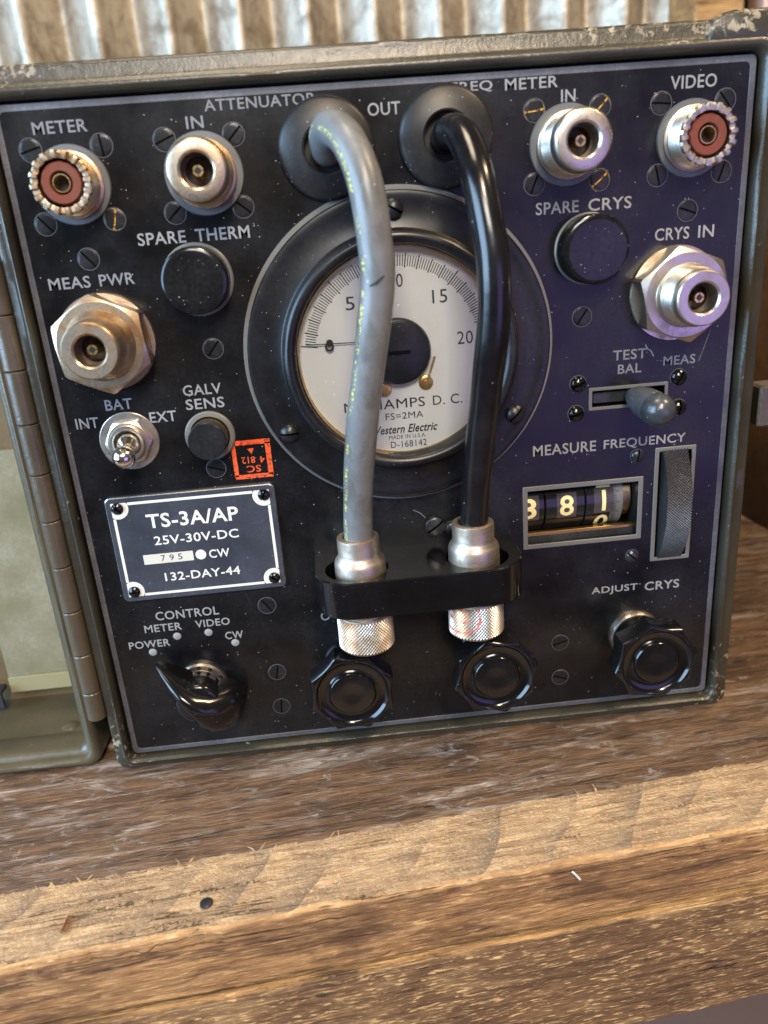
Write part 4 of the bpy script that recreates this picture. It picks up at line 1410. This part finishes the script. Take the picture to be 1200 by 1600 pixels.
def grommet(x, z, label, seam=False):
    mb = MB()
    mb.lathe([(12.7, -0.02), (12.8, 0.8), (12.5, 1.6), (11.6, 2.2), (8.5, 3.0), (6.6, 3.5), (6.1, 3.2), (5.9, 2.0), (5.9, -0.3)], 72, mi=0)
    mb.lathe([(5.9, 0.2), (0.001, 0.2)], 32, mi=1)
    gm = mb.build('cable_grommet', [M['rubber'], M['dark_hole']], inst, (x, 0, z), smooth=45, label=label)
    if seam:
        s_ = MB()
        a0, a1 = R(-52), R(-60)
        pts = []
        for r_, d, w in ((6.0, 3.55, 0.25), (8.5, 3.03, 0.22), (11.6, 2.23, 0.2), (12.7, 1.3, 0.2)):
            a = R(-62 + (r_ - 6) * 1.6)
            c, sn = math.cos(a), math.sin(a)
            pts.append([(r_ * c - w * sn, -d, r_ * sn + w * c), (r_ * c + w * sn, -d, r_ * sn - w * c)])
        s_.loft(pts, closed=False)
        s_.build('seam', M['dark_hole'], gm, (x, 0, z), smooth=0)


grommet(83.7, 181.9, 'black rubber grommet of the grey cable', True)
grommet(115.5, 182.7, 'black rubber grommet of the black cable')


# ---- cables
def catmull(P, n):
    out = []
    P = [Vector(p) for p in P]
    P = [P[0] * 2 - P[1]] + P + [P[-1] * 2 - P[-2]]
    for i in range(1, len(P) - 2):
        a, b, c, d = P[i - 1], P[i], P[i + 1], P[i + 2]
        for k in range(n):
            t = k / n
            out.append(0.5 * ((2 * b) + (c - a) * t + (2 * a - 5 * b + 4 * c - d) * t * t + (3 * b - a - 3 * c + d) * t ** 3))
    out.append(P[-2])
    return out


def cable(P, rad, mat, name, label, n=14, sides=28):
    pts = catmull(P, n)
    # relax a little so the bends are even
    for _ in range(6):
        q_ = pts[:]
        for i in range(2, len(pts) - 2):
            q_[i] = (pts[i - 1] + pts[i] * 2 + pts[i + 1]) / 4
        pts = q_
    rings = []
    nrm = Vector((0, 0, 1))
    L = 0.0
    Ls = []
    for i, p in enumerate(pts):
        tg_ = (pts[min(i + 1, len(pts) - 1)] - pts[max(i - 1, 0)]).normalized()
        nrm = (nrm - tg_ * nrm.dot(tg_)).normalized()
        bi = tg_.cross(nrm)
        if i:
            L += (p - pts[i - 1]).length
        Ls.append(L)
        rr = rad * (1 + 0.022 * fbm(L * 0.06, 0, rad))
        p = p + Vector((0.14 * fbm(L * 0.035, 5, rad), 0.2 * fbm(L * 0.03, 9, rad), 0)) * min(1.0, L / 15.0) * (1.0 if L < 130 else 0.3)
        rings.append([p + (nrm * math.cos(2 * PI * k / sides) + bi * math.sin(2 * PI * k / sides)) * rr for k in range(sides)])
    me = bpy.data.meshes.new(name)
    vs = [v for r_ in rings for v in r_]
    fs = []
    for i in range(len(rings) - 1):
        for k in range(sides):
            j = (k + 1) % sides
            fs.append((i * sides + k, i * sides + j, (i + 1) * sides + j, (i + 1) * sides + k))
    me.from_pydata([tuple(v * MM) for v in vs], [], fs)
    uv = me.uv_layers.new(name='UVMap')
    li = 0
    for i in range(len(rings) - 1):
        for k in range(sides):
            for (ii, kk) in ((i, k), (i, k + 1), (i + 1, k + 1), (i + 1, k)):
                uv.data[li].uv = (Ls[ii] / 130.0, kk / sides)
                li += 1
    me.materials.append(mat)
    me.polygons.foreach_set('use_smooth', [True] * len(me.polygons))
    me.validate()
    return obj(name, me, inst, (0, 0, 0), label=label)


GC = [(83.6, 6, 181.6), (83.7, -3, 181.9), (83.5, -9.5, 184.2), (85.3, -16.5, 185.0), (88.7, -24, 180.6), (91.5, -29.5, 170.5), (92.6, -31, 155.3), (92.3, -30.5, 147.8), (89.6, -29, 132.3),
      (86.4, -25, 115.2), (83.9, -19.5, 96.0), (82.6, -16, 79.5), (82.3, -15, 70), (82.3, -15, 60)]
BC = [(115.3, 6, 182.4), (115.3, -2, 182.6), (115.5, -8.5, 183.2), (117.0, -15, 181.6), (118.5, -21.5, 175.4), (119.2, -26.5, 168.0), (120.9, -30.5, 153.0), (120.9, -30, 137.8), (119.4, -27, 121.4),
      (118.0, -22, 102.9), (117.0, -17, 84.2), (116.5, -15, 72), (116.4, -15, 60)]
gcab = cable(GC, 4.25, M['cable_grey'], 'cable', 'stiff grey cable with yellow print looping over the meter')
bcab = cable(BC, 4.15, M['cable_black'], 'cable', 'glossy black cable looping over the right of the meter')
nk = MB()
nk.loft([[(90.0, -34.0, 148.7), (90.2, -34.1, 148.3)], [(91.6, -35.2, 149.6), (91.8, -35.25, 149.0)], [(93.4, -35.2, 150.7), (93.5, -35.2, 150.3)], [(95.2, -33.6, 151.6), (95.3, -33.6, 151.4)]], closed=False)
nk.build('nick', M['ink'], gcab, (0, 0, 0), smooth=0)


# ---- plugs and the holder
def plug(x, y, zt, label, red=False):
    b = MB()
    b.lathe([(4.4, -3), (4.6, 0), (5.5, 0.1), (6.15, -0.3), (6.25, -1.0), (6.2, -5.2), (6.4, -6.0), (7.3, -7.2), (7.6, -8.2), (7.65, -11.0), (7.6, -24.5), (8.1, -24.6), (8.2, -25.2)], 56, 'Z', mi=0)
    p = b.build('cable_plug', [M['silver']], inst, (x, y, zt), smooth=40, label=label)
    k = MB()
    knurl(k, 8.55, -35.4, -25.2, 54, 18, 0.40, 'Z')
    k.lathe([(8.3, -35.4), (8.0, -36.0), (7.2, -36.3), (3, -36.3)], 56, 'Z')
    k.build('knurled_ring', M['silver_red'] if red else M['silver'], p, (x, y, zt), smooth=0)
    return p


t = NT('plug_silver_red_paint')
v = t.coord()
n2 = t.noise(v, 1500, 3)
base = t.mix(t.ramp(t.noise(v, 130, 5), 0.4, 0.7), (0.54, 0.47, 0.39, 1), (0.34, 0.26, 0.18, 1))
sep = t.n('SeparateXYZ', Vector=v)
# a smudged red ring and stroke painted on the front left of the ring
dx = t.math('ADD', sep.outputs[0], 0.0062)
dz = t.math('ADD', sep.outputs[2], 0.0278)
rr_ = t.math('SQRT', t.math('ADD', t.math('MULTIPLY', dx, dx), t.math('MULTIPLY', dz, dz)))
rr_ = t.math('ADD', rr_, t.math('MULTIPLY', t.math('SUBTRACT', t.noise(v, 260, 3), 0.5), 0.0024))
c1 = t.ramp(t.math('ABSOLUTE', t.math('SUBTRACT', rr_, 0.0024)), 0.0005, 0.0002)
c2 = t.ramp(t.math('ABSOLUTE', t.math('SUBTRACT', rr_, 0.0058)), 0.0005, 0.0002)
rd = t.math('MULTIPLY', t.math('MAXIMUM', c1, c2), t.ramp(t.noise(v, 420, 3), 0.40, 0.55))
rd = t.math('MULTIPLY', rd, t.math('LESS_THAN', sep.outputs[1], 0.0))
col = t.mix(t.math('MULTIPLY', rd, 0.85), base, rgb(196, 62, 48))
M['silver_red'] = t.bsdf(col, t.math('ADD', 0.36, t.math('MULTIPLY', rd, 0.3)), t.math('SUBTRACT', 1.0, rd), t.bump(n2, 0.12, 0.0001))

plug(82.3, -14.6, 77.4, 'silver plug of the grey cable')
plug(116.5, -14.6, 78.4, 'silver plug of the black cable with faded red paint', True)

# holder block: D-shaped bar with a through hole for each plug
bt_, bb_ = 66.6, 54.8


def dshape(inset, z, n=10):
    x0, x1, yf, r_ = 68.3 + inset, 131.2 - inset, -24.6 + inset, 11.5
    pts = [(x0, 0.0, z)]
    for i in range(n + 1):
        a = R(180 + 90 * i / n)
        pts.append((x0 + r_ + r_ * math.cos(a), yf + r_ + r_ * math.sin(a), z))
    for i in range(n + 1):
        a = R(270 + 90 * i / n)
        pts.append((x1 - r_ + r_ * math.cos(a), yf + r_ + r_ * math.sin(a), z))
    pts.append((x1, 0.0, z))
    return pts


hold = bmesh.new()
outer = dshape(0, 0)
holes = [(81.2, -13.6, 9.3), (117.6, -13.6, 9.3)]


def hole_pts(cx, cy, r_, n=40):
    return [(cx + r_ * math.cos(2 * PI * i / n), cy + r_ * math.sin(2 * PI * i / n)) for i in range(n)]


def flat_with_holes(pts2, holes_, z, inset_h):
    bm = bmesh.new()
    loops = [[(x, y) for x, y, *_ in pts2]] + [hole_pts(cx, cy, r_ + inset_h) for cx, cy, r_ in holes_]
    edges = []
    for lp_ in loops:
        vs = [bm.verts.new((x, y, z)) for x, y in lp_]
        for i in range(len(vs)):
            edges.append(bm.edges.new((vs[i], vs[(i + 1) % len(vs)])))
    bmesh.ops.triangle_fill(bm, use_beauty=True, use_dissolve=False, edges=edges)
    bm.verts.index_update()
    vs = [tuple(v_.co) for v_ in bm.verts]
    # drop triangles that fell inside a hole
    fs = []
    for f in bm.faces:
        c = f.calc_center_median()
        if any((c.x - cx) ** 2 + (c.y - cy) ** 2 < (r_ + inset_h - 0.05) ** 2 and all(abs(math.hypot(v_.co.x - cx, v_.co.y - cy) - r_ - inset_h) < 1e-3 for v_ in f.verts) for cx, cy, r_ in holes_):
            continue
        fs.append(tuple(v_.index for v_ in f.verts))
    bm.free()
    return vs, fs


hb = MB()
tv, tf = flat_with_holes(dshape(0.35, 0), holes, bt_, 0.3)
hb.add(tv, tf)
bv, bf = flat_with_holes(dshape(0.35, 0), holes, bb_, 0.3)
hb.add(bv, bf)
hb.loft([dshape(0.35, bb_), dshape(0, bb_ + 0.35), dshape(0, bt_ - 0.35), dshape(0.35, bt_)])
for cx, cy, r_ in holes:
    hb.loft([[(x, y, z) for x, y in hole_pts(cx, cy, r_ + i_)] for z, i_ in ((bb_, 0.3), (bb_ + 0.3, 0), (bt_ - 0.3, 0), (bt_, 0.3))])
hb.build('plug_holder', M['holder'] if 'holder' in M else M['bakelite'], inst, (0, 0, 0), smooth=32, label='black bar clamping both cable plugs')

# ---- hinge on the left edge of the case
jz = [160.8, 146.5, 131.4, 116.2, 101.2, 86.6, 71.6, 56.4, 41.0, 27.0, 16.6]
for i in range(len(jz) - 1):
    z1, z0 = jz[i] - 0.12, jz[i + 1] + 0.12
    MB().lathe([(1.2, z0), (2.75, z0), (3.0, z0 + 0.3), (3.0, z1 - 0.3), (2.75, z1), (1.2, z1)], 32, 'Z').build('hinge_knuckle', M['olive_hinge'], inst, (-8.6, -1.2, 0))
MB().lathe([(1.15, 15.6), (1.15, 162)], 16, 'Z').build('hinge_pin', M['screw_oiled'], inst, (-8.6, -1.2, 0))
# ---- open lid: a shallow tray hinged at the left
LX0, LX1, LZ0, LZ1 = -222.0, -11.9, -4.8, 205.9
lid = MB()


def LR(i, y, r_):
    base = rrect(LX0 + i, LX1 - i, LZ0 + i, LZ1 - i, r_, y, 5)
    pts = []
    nn = len(base)
    for k in range(nn):
        a, b = Vector(base[k]), Vector(base[(k + 1) % nn])
        div = 60 if (k % 6) == 5 else 1
        for q_ in range(div):
            p = a.lerp(b, q_ / div)
            d = 0.12 * fbm(p.x * 0.08, i * 2 + y, p.z * 0.08)
            pts.append((p.x, p.y + d, p.z))
    return pts


lid.loft([LR(0.6, 52, 3.5), LR(0, 51, 4), LR(0, 4.4, 4), LR(0.3, 3.0, 3.9), LR(1.0, 2.0, 3.7), LR(2.0, 1.6, 3.5), LR(2.9, 2.0, 3.2), LR(3.3, 3.0, 3.0), LR(3.5, 4.4, 2.8), LR(4.4, 4.8, 2.6), LR(5.3, 5.6, 2.4),
          LR(5.6, 7, 2.2), LR(5.6, 15.6, 2.2), LR(5.2, 16.2, 2.2), LR(4.6, 16.4, 2.2), LR(4.6, 44, 2.2)], False, False, mi=0)
lid.loft([LR(4.6, 44, 2.2), LR(30, 44.2, 2.0)], False, True, mi=1)
lid_o = lid.build('lid', [M['olive_lid'], M['lid_inside']], inst, (0, 0, 0), smooth=45, label='olive lid swung open at the left')
cd = MB().box(-54.2, -18, 40.5, 43.5, 6.6, 99.2, 0.3)
cd.build('instruction_card', M['card'], lid_o, (0, 0, 0))
cf = MB()
cf.box(-54.0, -18, 39.2, 40.2, 5.2, 11.8, 0.25)
cf.build('card_fold', M['card_light'], lid_o, (0, 0, 0))
ck = MB()
ck.box(-66, -55.2, 34, 40, 7.6, 9.2, 0.2)
ck.box(-66, -55.2, 34, 35.2, 2.0, 7.6, 0.2)
ck.build('clip', M['ink'], lid_o, (0, 0, 0))
rv = MB().lathe([(0.001, 1.0), (1.2, 0.9), (2.6, 0.4), (3.2, 0.0)], 20, 'Z')
rv.build('rivet', M['olive_lid'], lid_o, (-27.5, 21.0, -0.15))
